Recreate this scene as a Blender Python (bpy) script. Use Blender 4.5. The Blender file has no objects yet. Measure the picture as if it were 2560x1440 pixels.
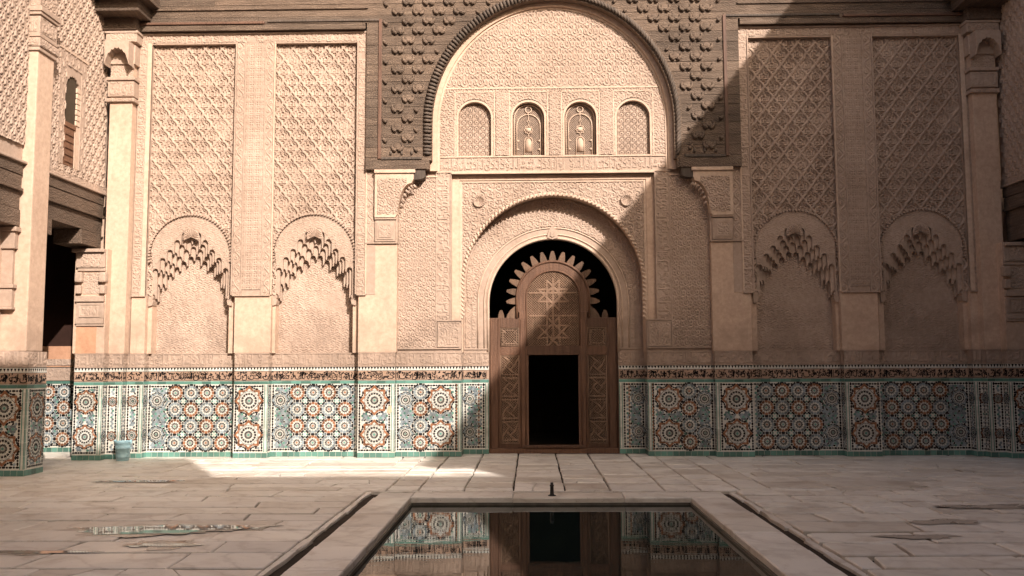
import bpy, bmesh, math, random
import numpy as np
from mathutils import Matrix, Vector
random.seed(7)
rng = np.random.default_rng(7)
PI = math.pi
scene = bpy.context.scene
COL = scene.collection

# ------------------------------------------------------------------ camera
cam_d = bpy.data.cameras.new('camera')
cam = bpy.data.objects.new('camera', cam_d)
COL.objects.link(cam)
cam_d.sensor_width = 36.0
cam_d.lens = 36.0 * 2250 / 2560
cam_d.clip_end = 300
cam.matrix_world = (Matrix.Translation((0, -16, 1.6)) @ Matrix.Rotation(math.radians(1.2), 4, 'Z')
                    @ Matrix.Rotation(PI / 2 + math.atan(195 / 2250), 4, 'X') @ Matrix.Rotation(-0.0045, 4, 'Z'))
scene.camera = cam

# ------------------------------------------------------------------ world, sun, exposure
SUN_DIR = Vector((-0.531, 1.0, -0.66)).normalized()      # the way the light travels
EL = math.asin(-SUN_DIR.z)
AZ = math.atan2(-SUN_DIR.x, -SUN_DIR.y)
world = bpy.data.worlds.new('World')
scene.world = world
world.use_nodes = True
wn = world.node_tree
wn.nodes.clear()
sky = wn.nodes.new('ShaderNodeTexSky')
sky.sky_type = 'NISHITA'
sky.sun_disc = False
sky.sun_elevation = EL
sky.sun_rotation = AZ
sky.dust_density = 6.0
sky.ozone_density = 0.3
bg = wn.nodes.new('ShaderNodeBackground')
bg.inputs[1].default_value = 0.088
wo = wn.nodes.new('ShaderNodeOutputWorld')
wn.links.new(sky.outputs[0], bg.inputs[0])
wn.links.new(bg.outputs[0], wo.inputs[0])
sun_d = bpy.data.lights.new('sun', 'SUN')
sun_d.energy = 3.45
sun_d.angle = math.radians(0.5)
sun_d.color = (1.0, 0.93, 0.88)
sun = bpy.data.objects.new('sun', sun_d)
COL.objects.link(sun)
sun.rotation_euler = SUN_DIR.to_track_quat('-Z', 'Y').to_euler()
sun.location = (8, -20, 20)
scene.view_settings.view_transform = 'Standard'
scene.view_settings.look = 'None'
scene.view_settings.gamma = 1.0
scene.view_settings.use_curve_mapping = False
scene.view_settings.exposure = 1.1
scene.view_settings.use_white_balance = True
scene.view_settings.white_balance_temperature = 6900
scene.view_settings.white_balance_tint = 12
scene.render.engine = 'CYCLES'
scene.cycles.max_bounces = 8
scene.cycles.diffuse_bounces = 5
scene.cycles.use_denoising = True

AX = 0.41                                               # the facade's axis of symmetry

# ------------------------------------------------------------------ materials
def mat_base(name, rough=0.8, spec=0.3):
    m = bpy.data.materials.new(name)
    m.use_nodes = True
    nt = m.node_tree
    b = nt.nodes['Principled BSDF']
    b.inputs['Roughness'].default_value = rough
    b.inputs['Specular IOR Level'].default_value = spec
    return m, nt, b

def N(nt, kind, **kw):
    n = nt.nodes.new(kind)
    for k, v in kw.items():
        if k.startswith('i_'):
            n.inputs[k[2:].replace('_', ' ')].default_value = v
        else:
            setattr(n, k, v)
    return n

def coords(nt, scale=(1, 1, 1), obj=False):
    if obj:
        t = N(nt, 'ShaderNodeTexCoord')
        src = t.outputs['Object']
    else:
        t = N(nt, 'ShaderNodeNewGeometry')
        src = t.outputs['Position']
    mp = N(nt, 'ShaderNodeMapping')
    mp.inputs['Scale'].default_value = scale
    nt.links.new(src, mp.inputs['Vector'])
    return mp.outputs[0]

def ramp(nt, fac, stops):
    r = N(nt, 'ShaderNodeValToRGB')
    cr = r.color_ramp
    while len(cr.elements) < len(stops):
        cr.elements.new(0.5)
    for e, (p, c) in zip(cr.elements, stops):
        e.position = p
        e.color = (*c, 1) if len(c) == 3 else c
    nt.links.new(fac, r.inputs[0])
    return r.outputs[0]

def noise(nt, vec, scale, detail=4, rough=0.55, dist=0.0):
    n = N(nt, 'ShaderNodeTexNoise')
    n.inputs['Scale'].default_value = scale
    n.inputs['Detail'].default_value = detail
    n.inputs['Roughness'].default_value = rough
    n.inputs['Distortion'].default_value = dist
    nt.links.new(vec, n.inputs['Vector'])
    return n.outputs['Fac']

def mix(nt, a, b, fac, mode='MIX'):
    m = N(nt, 'ShaderNodeMix', data_type='RGBA', blend_type=mode)
    for sock, v in ((m.inputs[0], fac), (m.inputs[6], a), (m.inputs[7], b)):
        if isinstance(v, (int, float)):
            sock.default_value = v
        elif isinstance(v, tuple):
            sock.default_value = (*v, 1) if len(v) == 3 else v
        else:
            nt.links.new(v, sock)
    return m.outputs[2]

def bump(nt, b, h, strength, dist=0.01, prev=None):
    n = N(nt, 'ShaderNodeBump')
    n.inputs['Strength'].default_value = strength
    n.inputs['Distance'].default_value = dist
    nt.links.new(h, n.inputs['Height'])
    if prev is not None:
        nt.links.new(prev, n.inputs['Normal'])
    nt.links.new(n.outputs[0], b.inputs['Normal'])
    return n.outputs[0]

def plaster(name, c0, c1, c2, grain=0.35, wash=True):
    m, nt, b = mat_base(name, 0.85, 0.2)
    v = coords(nt)
    big = noise(nt, v, 0.9, 5, 0.6, 0.4)
    col = ramp(nt, big, [(0.3, c0), (0.5, c1), (0.72, c2)])
    fine = noise(nt, v, 14, 6, 0.7)
    col = mix(nt, col, ramp(nt, fine, [(0.3, (0.82, 0.80, 0.78)), (0.65, (1.06, 1.06, 1.06))]), 1.0, 'MULTIPLY')
    if wash:                                            # pale run marks and salt bloom
        vs = coords(nt, (5.0, 5.0, 0.5))
        run = noise(nt, vs, 1.6, 5, 0.65)
        col = mix(nt, col, tuple(min(1, x * 1.22) for x in c1), ramp(nt, run, [(0.60, (0, 0, 0)), (0.78, (0.55, 0.55, 0.55))]))
        col = mix(nt, col, tuple(x * 0.72 for x in c0), ramp(nt, run, [(0.24, (0.5, 0.5, 0.5)), (0.38, (0, 0, 0))]))
    sx = N(nt, 'ShaderNodeSeparateXYZ')                 # damp, grimy patches low on the walls
    nt.links.new(v, sx.inputs[0])
    mr = N(nt, 'ShaderNodeMapRange')
    mr.inputs['From Min'].default_value = 1.6
    mr.inputs['From Max'].default_value = 3.4
    mr.inputs['To Min'].default_value = 0.30
    mr.inputs['To Max'].default_value = -0.05
    nt.links.new(sx.outputs[2], mr.inputs['Value'])
    ad = N(nt, 'ShaderNodeMath', operation='ADD')
    nt.links.new(noise(nt, v, 1.7, 6, 0.68, 0.6), ad.inputs[0])
    nt.links.new(mr.outputs[0], ad.inputs[1])
    col = mix(nt, col, tuple(x * 0.62 for x in c0), ramp(nt, ad.outputs[0], [(0.60, (0, 0, 0)), (0.95, (0.75, 0.75, 0.75))]))
    nt.links.new(col, b.inputs['Base Color'])
    p = bump(nt, b, noise(nt, v, 55, 5, 0.7), grain, 0.004)
    bump(nt, b, noise(nt, v, 3.0, 3), 0.5, 0.012, p)
    return m

def wood(name, c0, c1, c2, axis='x', rough=0.75, carve=0.6, carve_scale=9):
    m, nt, b = mat_base(name, rough, 0.25)
    sc = {'x': (0.6, 6, 9), 'z': (9, 6, 0.6), 'y': (6, 0.6, 9)}[axis]
    v = coords(nt, sc)
    v1 = coords(nt)
    g = noise(nt, v, 4.0, 7, 0.65, 0.6)
    col = ramp(nt, g, [(0.28, c0), (0.5, c1), (0.72, c2)])
    st = noise(nt, v1, 1.3, 4)
    col = mix(nt, col, ramp(nt, st, [(0.3, (0.72, 0.70, 0.68)), (0.7, (1.15, 1.12, 1.1))]), 1.0, 'MULTIPLY')
    oi = N(nt, 'ShaderNodeObjectInfo')
    col = mix(nt, col, ramp(nt, oi.outputs['Random'], [(0.0, (0.8, 0.8, 0.8)), (1.0, (1.18, 1.15, 1.12))]), 1.0, 'MULTIPLY')
    nt.links.new(col, b.inputs['Base Color'])
    p = bump(nt, b, g, 0.5, 0.008)
    if carve > 0:
        w = N(nt, 'ShaderNodeTexWave', wave_type='RINGS', rings_direction='SPHERICAL')
        w.inputs['Scale'].default_value = carve_scale
        w.inputs['Distortion'].default_value = 9.0
        w.inputs['Detail'].default_value = 1.5
        w.inputs['Detail Scale'].default_value = 2.2
        nt.links.new(v1, w.inputs['Vector'])
        bump(nt, b, w.outputs['Fac'], carve, 0.012, p)
    return m

def glaze(name, c, rough=0.22, var=0.25):
    m, nt, b = mat_base(name, rough, 0.5)
    g = N(nt, 'ShaderNodeNewGeometry')
    lo = tuple(x * (1 - var) for x in c)
    hi = tuple(min(1, x * (1 + var)) for x in c)
    col = ramp(nt, g.outputs['Random Per Island'], [(0.0, lo), (0.5, c), (1.0, hi)])
    v = coords(nt)
    col = mix(nt, col, ramp(nt, noise(nt, v, 2.2, 5, 0.65), [(0.32, (0.78, 0.75, 0.70)), (0.6, (1, 1, 1))]), 1.0, 'MULTIPLY')
    nt.links.new(col, b.inputs['Base Color'])
    bump(nt, b, noise(nt, v, 30, 2), 0.25, 0.003)
    return m

def flat(name, c, rough=0.7, spec=0.3, nz=0.15):
    m, nt, b = mat_base(name, rough, spec)
    v = coords(nt)
    col = ramp(nt, noise(nt, v, 6, 5, 0.6), [(0.3, tuple(x * (1 - nz) for x in c)), (0.7, tuple(min(1, x * (1 + nz)) for x in c))])
    nt.links.new(col, b.inputs['Base Color'])
    bump(nt, b, noise(nt, v, 40, 4), 0.2, 0.004)
    return m

M = {}
M['plain'] = plaster('plain_plaster', (0.47, 0.335, 0.252), (0.525, 0.382, 0.290), (0.565, 0.422, 0.325))
M['carved'] = plaster('carved_stucco', (0.345, 0.256, 0.200), (0.395, 0.298, 0.237), (0.45, 0.346, 0.280), 0.5)
M['orange'] = plaster('orange_plaster', (0.46, 0.25, 0.155), (0.52, 0.29, 0.185), (0.56, 0.35, 0.23))
M['pale'] = plaster('pale_moulding', (0.46, 0.34, 0.26), (0.53, 0.40, 0.31), (0.58, 0.45, 0.355))
M['interior_shade'] = plaster('interior_shade_plaster', (0.05, 0.035, 0.025), (0.06, 0.045, 0.03), (0.07, 0.05, 0.035))  # near-black: the shade of unlit interiors put into the colour
M['red_plaster_shade'] = plaster('red_gallery_plaster_shaded', (0.030, 0.013, 0.009), (0.036, 0.016, 0.011), (0.045, 0.020, 0.014))  # gallery shade painted into the plaster colour, so sunlight hardly shows on it
M['wood'] = wood('weathered_cedar', (0.078, 0.056, 0.042), (0.130, 0.096, 0.073), (0.185, 0.142, 0.110), 'x')
M['wood_y'] = wood('weathered_cedar_beam', (0.085, 0.060, 0.046), (0.135, 0.098, 0.074), (0.185, 0.14, 0.11), 'y')
M['stud'] = wood('cedar_carving', (0.06, 0.048, 0.039), (0.098, 0.078, 0.064), (0.145, 0.118, 0.098), 'z', 0.7, 0.0)
M['bead'] = wood('red_cedar_bead', (0.10, 0.058, 0.042), (0.145, 0.083, 0.059), (0.18, 0.105, 0.076), 'z', 0.6, 0.0)
M['door'] = wood('brown_carved_cedar', (0.072, 0.038, 0.024), (0.108, 0.058, 0.037), (0.145, 0.082, 0.053), 'z', 0.55, 0.25, 14)
M['lattice'] = wood('lattice_cedar', (0.13, 0.083, 0.056), (0.185, 0.120, 0.083), (0.235, 0.157, 0.110), 'z', 0.6, 0.0)
M['spike'] = wood('spike_cedar', (0.09, 0.055, 0.036), (0.125, 0.078, 0.052), (0.16, 0.102, 0.070), 'z', 0.6, 0.3, 30)
M['shutter'] = wood('shutter_cedar', (0.10, 0.05, 0.03), (0.15, 0.08, 0.05), (0.2, 0.11, 0.07), 'z', 0.6, 0.0)
M['z_white'] = glaze('white_tile', (0.55, 0.545, 0.50), 0.25, 0.16)
M['z_black'] = glaze('black_tile', (0.016, 0.015, 0.017), 0.2, 0.5)
M['z_ochre'] = glaze('ochre_tile', (0.225, 0.105, 0.058), 0.22, 0.45)
M['z_blue'] = glaze('blue_grey_tile', (0.185, 0.225, 0.245), 0.22, 0.40)
M['z_green'] = glaze('sea_green_tile', (0.095, 0.215, 0.18), 0.22, 0.40)
M['z_terra'] = glaze('terracotta_tile', (0.36, 0.245, 0.18), 0.4, 0.12)
ZM = [M[k] for k in ('z_white', 'z_black', 'z_ochre', 'z_blue', 'z_green', 'z_terra')]
WHITE, BLACK, OCHRE, BLUE, GREEN, TERRA = range(6)
M['mortar'] = flat('dark_joint_mortar', (0.035, 0.026, 0.019), 0.9, 0.2, 0.4)
M['gutter'] = flat('wet_gutter_stone', (0.17, 0.125, 0.09), 0.35, 0.4, 0.5)
M['roof'] = flat('green_roof_tile', (0.07, 0.12, 0.08), 0.5)
M['iron'] = flat('black_iron', (0.015, 0.015, 0.015), 0.4)
M['plaster_hole'] = flat('bare_render', (0.52, 0.36, 0.25), 0.9)

def marble():
    m, nt, b = mat_base('worn_marble', 0.42, 0.4)
    oi = N(nt, 'ShaderNodeObjectInfo')
    v = coords(nt)
    add = N(nt, 'ShaderNodeVectorMath', operation='MULTIPLY_ADD')
    add.inputs[1].default_value = (1, 1, 1)
    cmb = N(nt, 'ShaderNodeCombineXYZ')
    mul = N(nt, 'ShaderNodeMath', operation='MULTIPLY')
    mul.inputs[1].default_value = 37.0
    nt.links.new(oi.outputs['Random'], mul.inputs[0])
    nt.links.new(mul.outputs[0], cmb.inputs[2])
    nt.links.new(v, add.inputs[0])
    nt.links.new(cmb.outputs[0], add.inputs[2])
    vec = add.outputs[0]
    tint = ramp(nt, oi.outputs['Random'], [(0.0, (0.60, 0.55, 0.48)), (0.3, (0.70, 0.66, 0.59)), (0.55, (0.77, 0.735, 0.665)),
                                           (0.8, (0.65, 0.615, 0.56)), (1.0, (0.81, 0.78, 0.715))])
    cl = noise(nt, vec, 2.4, 6, 0.62, 0.8)
    col = mix(nt, tint, ramp(nt, cl, [(0.28, (0.76, 0.71, 0.66)), (0.48, (1, 1, 1)), (0.75, (1.06, 1.06, 1.06))]), 1.0, 'MULTIPLY')
    vein = N(nt, 'ShaderNodeTexWave', wave_type='BANDS', bands_direction='DIAGONAL')
    vein.inputs['Scale'].default_value = 0.9
    vein.inputs['Distortion'].default_value = 11.0
    vein.inputs['Detail'].default_value = 4.0
    vein.inputs['Detail Scale'].default_value = 1.3
    nt.links.new(vec, vein.inputs['Vector'])
    col = mix(nt, col, (0.33, 0.28, 0.245), ramp(nt, vein.outputs['Fac'], [(0.0, (0.28, 0.28, 0.28)), (0.06, (0.08, 0.08, 0.08)), (0.3, (0, 0, 0))]))
    stain = noise(nt, v, 1.1, 5, 0.6, 0.5)
    col = mix(nt, col, (0.23, 0.165, 0.12), ramp(nt, stain, [(0.56, (0, 0, 0)), (0.74, (0.5, 0.5, 0.5))]))
    speck = noise(nt, v, 38, 3, 0.6)
    col = mix(nt, col, (0.18, 0.14, 0.11), ramp(nt, speck, [(0.66, (0, 0, 0)), (0.74, (0.5, 0.5, 0.5))]))
    nt.links.new(col, b.inputs['Base Color'])
    rr = ramp(nt, noise(nt, v, 0.8, 4, 0.6), [(0.35, (0.30, 0.30, 0.30)), (0.65, (0.58, 0.58, 0.58))])
    nt.links.new(rr, b.inputs['Roughness'])
    p = bump(nt, b, noise(nt, v, 26, 5, 0.6), 0.25, 0.004)
    bump(nt, b, noise(nt, v, 2.2, 3), 0.35, 0.01, p)
    return m
M['marble'] = marble()

def water(name, c, ripple, scale):
    m, nt, b = mat_base(name, 0.012, 0.5)
    b.inputs['Base Color'].default_value = (*c, 1)
    b.inputs['IOR'].default_value = 1.40
    v = coords(nt, (0.55, 2.0, 1.0))
    bump(nt, b, noise(nt, v, scale, 3, 0.5, 0.4), ripple, 0.004)
    return m
M['water'] = water('pool_water', (0.008, 0.013, 0.0115), 0.10, 5.0)

# ------------------------------------------------------------------ object helpers
def link(o, parent=None, kind=None, label=None, cat=None, group=None):
    COL.objects.link(o)
    if parent is not None:
        o.parent = parent
    if kind: o['kind'] = kind
    if label: o['label'] = label
    if cat: o['category'] = cat
    if group: o['group'] = group
    return o

def empty(name, loc=(0, 0, 0), rz=0.0, parent=None, **kw):
    o = bpy.data.objects.new(name, None)
    o.location = loc
    o.rotation_euler = (0, 0, rz)
    o.empty_display_size = 0.2
    return link(o, parent, **kw)

class MB:
    """collects polygons for one mesh"""
    def __init__(s):
        s.v, s.f, s.m = [], [], []
    def add(s, vs, fs, mi=0):
        k = len(s.v)
        s.v.extend(vs)
        for f in fs:
            s.f.append([i + k for i in f])
            s.m.append(mi)
        return s
    def box(s, x0, x1, y0, y1, z0, z1, c=0.0, mi=0):
        if c <= 0:
            s.add([(x0, y0, z0), (x1, y0, z0), (x1, y1, z0), (x0, y1, z0), (x0, y0, z1), (x1, y0, z1), (x1, y1, z1), (x0, y1, z1)],
                  [(0, 3, 2, 1), (4, 5, 6, 7), (0, 1, 5, 4), (1, 2, 6, 5), (2, 3, 7, 6), (3, 0, 4, 7)], mi)
        else:
            bm = bmesh.new()
            bmesh.ops.create_cube(bm, size=1)
            for vv in bm.verts:
                vv.co = ((x0 + x1) / 2 + vv.co.x * (x1 - x0), (y0 + y1) / 2 + vv.co.y * (y1 - y0), (z0 + z1) / 2 + vv.co.z * (z1 - z0))
            bmesh.ops.bevel(bm, geom=bm.edges[:], offset=c, segments=2, affect='EDGES', profile=0.6)
            bm.verts.index_update()
            s.add([tuple(q.co) for q in bm.verts], [[q.index for q in f.verts] for f in bm.faces], mi)
            bm.free()
        return s
    def prism(s, pts, y0, y1, mi=0):
        """polygon in x,z given counter-clockwise seen from -Y, extruded from y0 (front) to y1"""
        n = len(pts)
        vs = [(p[0], y0, p[1]) for p in pts] + [(p[0], y1, p[1]) for p in pts]
        fs = [list(range(n)), list(range(2 * n - 1, n - 1, -1))] + [[i, i + n, (i + 1) % n + n, (i + 1) % n] for i in range(n)]
        return s.add(vs, fs, mi)
    def strip(s, lo, hi, y0, y1, mi=0):
        """band between two x,z polylines of equal length, with thickness"""
        n = len(lo)
        vs = []
        for a, b in zip(lo, hi):
            vs += [(a[0], y0, a[1]), (b[0], y0, b[1]), (b[0], y1, b[1]), (a[0], y1, a[1])]
        fs = []
        for i in range(n - 1):
            k, q = 4 * i, 4 * i + 4
            fs += [[k, q, q + 1, k + 1], [k + 1, q + 1, q + 2, k + 2], [k + 2, q + 2, q + 3, k + 3], [k + 3, q + 3, q, k]]
        fs += [[0, 1, 2, 3], [4 * n - 1, 4 * n - 2, 4 * n - 3, 4 * n - 4]]
        return s.add(vs, fs, mi)
    def tube(s, pts, r, seg=8, mi=0, caps=True):
        pts = [Vector(p) for p in pts]
        n = len(pts)
        rs = r if isinstance(r, (list, tuple)) else [r] * n
        vs, fs = [], []
        up = None
        for i in range(n):
            t = (pts[min(i + 1, n - 1)] - pts[max(i - 1, 0)]).normalized()
            if up is None:
                up = Vector((0, 1, 0)) if abs(t.y) < 0.9 else Vector((1, 0, 0))
            a = (up - t * up.dot(t)).normalized()
            up = a
            b = t.cross(a)
            for k in range(seg):
                an = 2 * PI * k / seg
                vs.append(tuple(pts[i] + (a * math.cos(an) + b * math.sin(an)) * rs[i]))
        for i in range(n - 1):
            for k in range(seg):
                k2 = (k + 1) % seg
                fs.append([i * seg + k, i * seg + k2, (i + 1) * seg + k2, (i + 1) * seg + k])
        if caps:
            fs.append(list(range(seg))[::-1])
            fs.append([(n - 1) * seg + k for k in range(seg)])
        return s.add(vs, fs, mi)
    def lathe(s, prof, seg=24, cx=0, cy=0, mi=0):
        vs, fs = [], []
        for r, z in prof:
            for k in range(seg):
                an = 2 * PI * k / seg
                vs.append((cx + r * math.cos(an), cy + r * math.sin(an), z))
        for i in range(len(prof) - 1):
            for k in range(seg):
                k2 = (k + 1) % seg
                fs.append([i * seg + k, i * seg + k2, (i + 1) * seg + k2, (i + 1) * seg + k])
        return s.add(vs, fs, mi)
    def mesh(s, name, mats, smooth=False):
        me = bpy.data.meshes.new(name)
        me.from_pydata(s.v, [], s.f)
        for m in (mats if isinstance(mats, (list, tuple)) else [mats]):
            me.materials.append(m)
        if len(me.materials) > 1:
            me.polygons.foreach_set('material_index', s.m)
        if smooth:
            me.polygons.foreach_set('use_smooth', [True] * len(me.polygons))
        me.update()
        return me
    def obj(s, name, mats, parent=None, smooth=False, loc=(0, 0, 0), rz=0.0, **kw):
        return put(s.mesh(name, mats, smooth), name, parent, loc, rz, **kw)

def put(me, name, parent=None, loc=(0, 0, 0), rz=0.0, scale=None, **kw):
    o = bpy.data.objects.new(name, me)
    o.location = loc
    o.rotation_euler = (0, 0, rz)
    if scale: o.scale = scale
    return link(o, parent, **kw)

# ------------------------------------------------------------------ carved patterns as real relief
def spline(pts, n=10, closed=False):
    P = np.array(pts, float)
    out = []
    m = len(P)
    rngi = range(m) if closed else range(m - 1)
    for i in rngi:
        if closed:
            a, b, c, d = P[(i - 1) % m], P[i], P[(i + 1) % m], P[(i + 2) % m]
        else:
            a, b, c, d = P[max(i - 1, 0)], P[i], P[i + 1], P[min(i + 2, m - 1)]
        t = np.linspace(0, 1, n, endpoint=False)[:, None]
        out.append(0.5 * ((2 * b) + (c - a) * t + (2 * a - 5 * b + 4 * c - d) * t ** 2 + (3 * b - a - 3 * c + d) * t ** 3))
    if not closed:
        out.append(P[-1:])
    return np.concatenate(out)

def line(a, b, n=14):
    t = np.linspace(0, 1, n)[:, None]
    return np.array(a) * (1 - t) + np.array(b) * t

def ring(cx, cz, r, n=18, a0=0.0, a1=2 * PI):
    t = np.linspace(a0, a1, n)
    return np.stack([cx + r * np.cos(t), cz + r * np.sin(t)], 1)

def spiral(cx, cz, r0, r1, a0, turns, n=26):
    t = np.linspace(0, 1, n)
    r = r0 + (r1 - r0) * t
    a = a0 + turns * 2 * PI * t
    return np.stack([cx + r * np.cos(a), cz + r * np.sin(a)], 1)

class Pat:
    """a periodic height tile w x h metres built from strokes"""
    def __init__(s, w, h, res=0.006):
        s.w, s.h = w, h
        s.nx, s.nz = max(8, round(w / res)), max(8, round(h / res))
        s.X, s.Z = np.meshgrid((np.arange(s.nx) + 0.5) * w / s.nx, (np.arange(s.nz) + 0.5) * h / s.nz)
        s.H = np.zeros_like(s.X)
    def stroke(s, c, hw, hgt=1.0, edge=0.008, groove=False):
        c = np.asarray(c, float)
        D = np.full(s.X.shape, 9.0)
        lo, hi = c.min(0) - hw - edge, c.max(0) + hw + edge
        for i in range(math.floor(-hi[0] / s.w), math.ceil((s.w - lo[0]) / s.w) + 1):
            for j in range(math.floor(-hi[1] / s.h), math.ceil((s.h - lo[1]) / s.h) + 1):
                ox, oz = i * s.w, j * s.h
                if hi[0] + ox < 0 or lo[0] + ox > s.w or hi[1] + oz < 0 or lo[1] + oz > s.h:
                    continue
                for k in range(len(c)):
                    d = (s.X - c[k, 0] - ox) ** 2 + (s.Z - c[k, 1] - oz) ** 2
                    np.minimum(D, d, out=D)
        D = np.sqrt(D)
        v = hgt * np.clip((hw - D) / edge + 0.5, 0, 1)
        s.H = np.minimum(s.H, -v) if groove else np.maximum(s.H, v)
        return s
    def mir(s, c, hw, ax=0.0, **kw):
        c = np.asarray(c, float)
        s.stroke(c, hw, **kw)
        d = c.copy()
        d[:, 0] = 2 * ax - d[:, 0]
        s.stroke(d, hw, **kw)
        return s
    def sample(s, x, z):
        fx = (x / s.w * s.nx - 0.5) % s.nx
        fz = (z / s.h * s.nz - 0.5) % s.nz
        i, j = np.floor(fx).astype(int) % s.nx, np.floor(fz).astype(int) % s.nz
        a, b = fx - np.floor(fx), fz - np.floor(fz)
        i1, j1 = (i + 1) % s.nx, (j + 1) % s.nz
        return (s.H[j, i] * (1 - a) * (1 - b) + s.H[j, i1] * a * (1 - b) + s.H[j1, i] * (1 - a) * b + s.H[j1, i1] * a * b)

def pat_lyre(w=0.29, h=0.47, k=1.0, hw=0.0105):
    p = Pat(w, h)
    for ox, oz in ((0, h * 0.25), (w / 2, h * 0.75)):
        def sh(pts):
            return spline([(ox + x * k * w / 0.29, oz + z * k * h / 0.47) for x, z in pts])
        p.mir(sh([(0, -.105), (.045, -.095), (.072, -.05), (.058, .0), (.030, .045), (.036, .085), (.066, .094), (.078, .07), (.062, .054)]), hw, ox)
        p.mir(sh([(.072, -.05), (.105, -.075), (.125, -.03), (.110, .015), (.088, .005), (.092, -.02)]), hw * 0.85, ox)
        p.mir(sh([(.036, .085), (.02, .125), (0, .135)]), hw, ox)
        p.mir(sh([(.078, .07), (.115, .095), (.140, .06)]), hw * 0.8, ox)
        p.mir(sh([(0, -.06), (.022, -.03), (.014, .015), (0, .03)]), hw * 0.8, ox)
        p.mir(sh([(.0, -.105), (.03, -.135), (.07, -.12)]), hw * 0.8, ox)
    return p

def pat_scroll(w, h, seed, n=3, hw=0.010):
    r = random.Random(seed)
    p = Pat(w, h)
    for i in range(n):
        for j in range(max(1, round(n * h / w))):
            m = max(1, round(n * h / w))
            cx, cz = (i + 0.5 + r.uniform(-.12, .12)) * w / n, (j + 0.5 + r.uniform(-.12, .12)) * h / m
            R = min(w / n, h / m) * 0.46
            a0 = r.uniform(0, 6.28)
            t = r.choice((-1, 1)) * r.uniform(1.1, 1.5)
            p.stroke(spiral(cx, cz, R, R * 0.15, a0, t), hw)
            p.stroke(spline([(cx + R * math.cos(a0), cz + R * math.sin(a0)), (cx + 1.5 * R * math.cos(a0 + .5), cz + 1.5 * R * math.sin(a0 + .5)),
                             (cx + 2.0 * R * math.cos(a0 + .2), cz + 2.0 * R * math.sin(a0 + .2))]), hw)
            for q in range(3):
                b = a0 + 1.2 + q * 1.9
                p.stroke(spline([(cx + R * math.cos(b), cz + R * math.sin(b)), (cx + 1.25 * R * math.cos(b + .25), cz + 1.25 * R * math.sin(b + .25)),
                                 (cx + 1.3 * R * math.cos(b + .6), cz + 1.3 * R * math.sin(b + .6))], 6), hw * 0.9)
    return p

def calligraphy(w, h, seed, leafy=1):
    """stylised cursive strokes along a band: shafts, bowls, loops, dots"""
    r = random.Random(seed)
    out = []
    x = 0.02
    b = 0.20 * h
    while x < w - 0.10:
        t = r.choice('AALBOKNLS')
        if t == 'A':
            out.append((line((x, b), (x + r.uniform(-.006, .006), 0.90 * h)), 1.0)); x += 0.042
        elif t == 'L':
            out.append((spline([(x + .05, .92 * h), (x + .048, .5 * h), (x + .045, b + .02), (x + .025, b - .01), (x, b + .01)]), 1.0)); x += 0.085
        elif t == 'B':
            out.append((spline([(x, b + .05), (x + .005, b), (x + .05, b - .012), (x + .095, b), (x + .10, b + .045)]), 1.0))
            out.append((ring(x + .05, b + .10, .006, 6), 1.3)); x += 0.13
        elif t == 'O':
            out.append((ring(x + .03, b + .04, .024), 0.9))
            out.append((spline([(x + .052, b + .03), (x + .05, b - .015), (x + .015, b - .04)]), 0.9)); x += 0.085
        elif t == 'K':
            out.append((spline([(x + .07, .9 * h), (x + .01, .62 * h), (x + .06, .45 * h), (x + .06, b), (x, b)]), 1.0)); x += 0.10
        elif t == 'N':
            out.append((spline([(x, b + .06), (x - .002, b - .01), (x + .035, b - .04), (x + .07, b - .005), (x + .072, b + .06)]), 1.0))
            out.append((ring(x + .036, b + .06, .006, 6), 1.3)); x += 0.10
        else:
            out.append((spline([(x, b), (x + .02, b + .04), (x + .035, b + .005), (x + .055, b + .04), (x + .07, b + .005), (x + .09, b + .05)]), 0.9)); x += 0.115
        if r.random() < 0.35:
            out.append((line((x - .012, .08 * h), (x - .012, .93 * h)), 0.9))
        for _ in range(leafy):
            cx, cz, a = x - r.uniform(0, .10), h * r.uniform(.22, .88), r.uniform(0, 6.28)
            L = r.uniform(.014, .026)
            out.append((spline([(cx, cz), (cx + L * math.cos(a), cz + L * math.sin(a)), (cx + 1.6 * L * math.cos(a + .6), cz + 1.6 * L * math.sin(a + .6))], 4), 1.0))
        if r.random() < 0.75:
            cx, cz = x - .05 + r.uniform(-.02, .02), h * r.uniform(.55, .85)
            out.append((spiral(cx, cz, .030, .006, r.uniform(0, 6), r.choice((-1, 1)) * 1.1, 14), 0.75))
        if r.random() < 0.6:
            cx, cz = x - .03 + r.uniform(-.02, .02), h * r.uniform(.35, .9)
            out.append((ring(cx, cz, .007, 6), 1.2))
    return out

def pat_text(w, h, seed, hw=0.0095):
    p = Pat(w, h)
    for c, k in calligraphy(w, h, seed):
        p.stroke(c, hw * k)
    for x in np.arange(0, w, 0.02):
        pass
    return p

def pat_text_v(w, h, seed, hw=0.0095):
    p = Pat(w, h)
    for c, k in calligraphy(h, w, seed):
        p.stroke(np.stack([w - c[:, 1], c[:, 0]], 1), hw * k)
    return p

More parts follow.
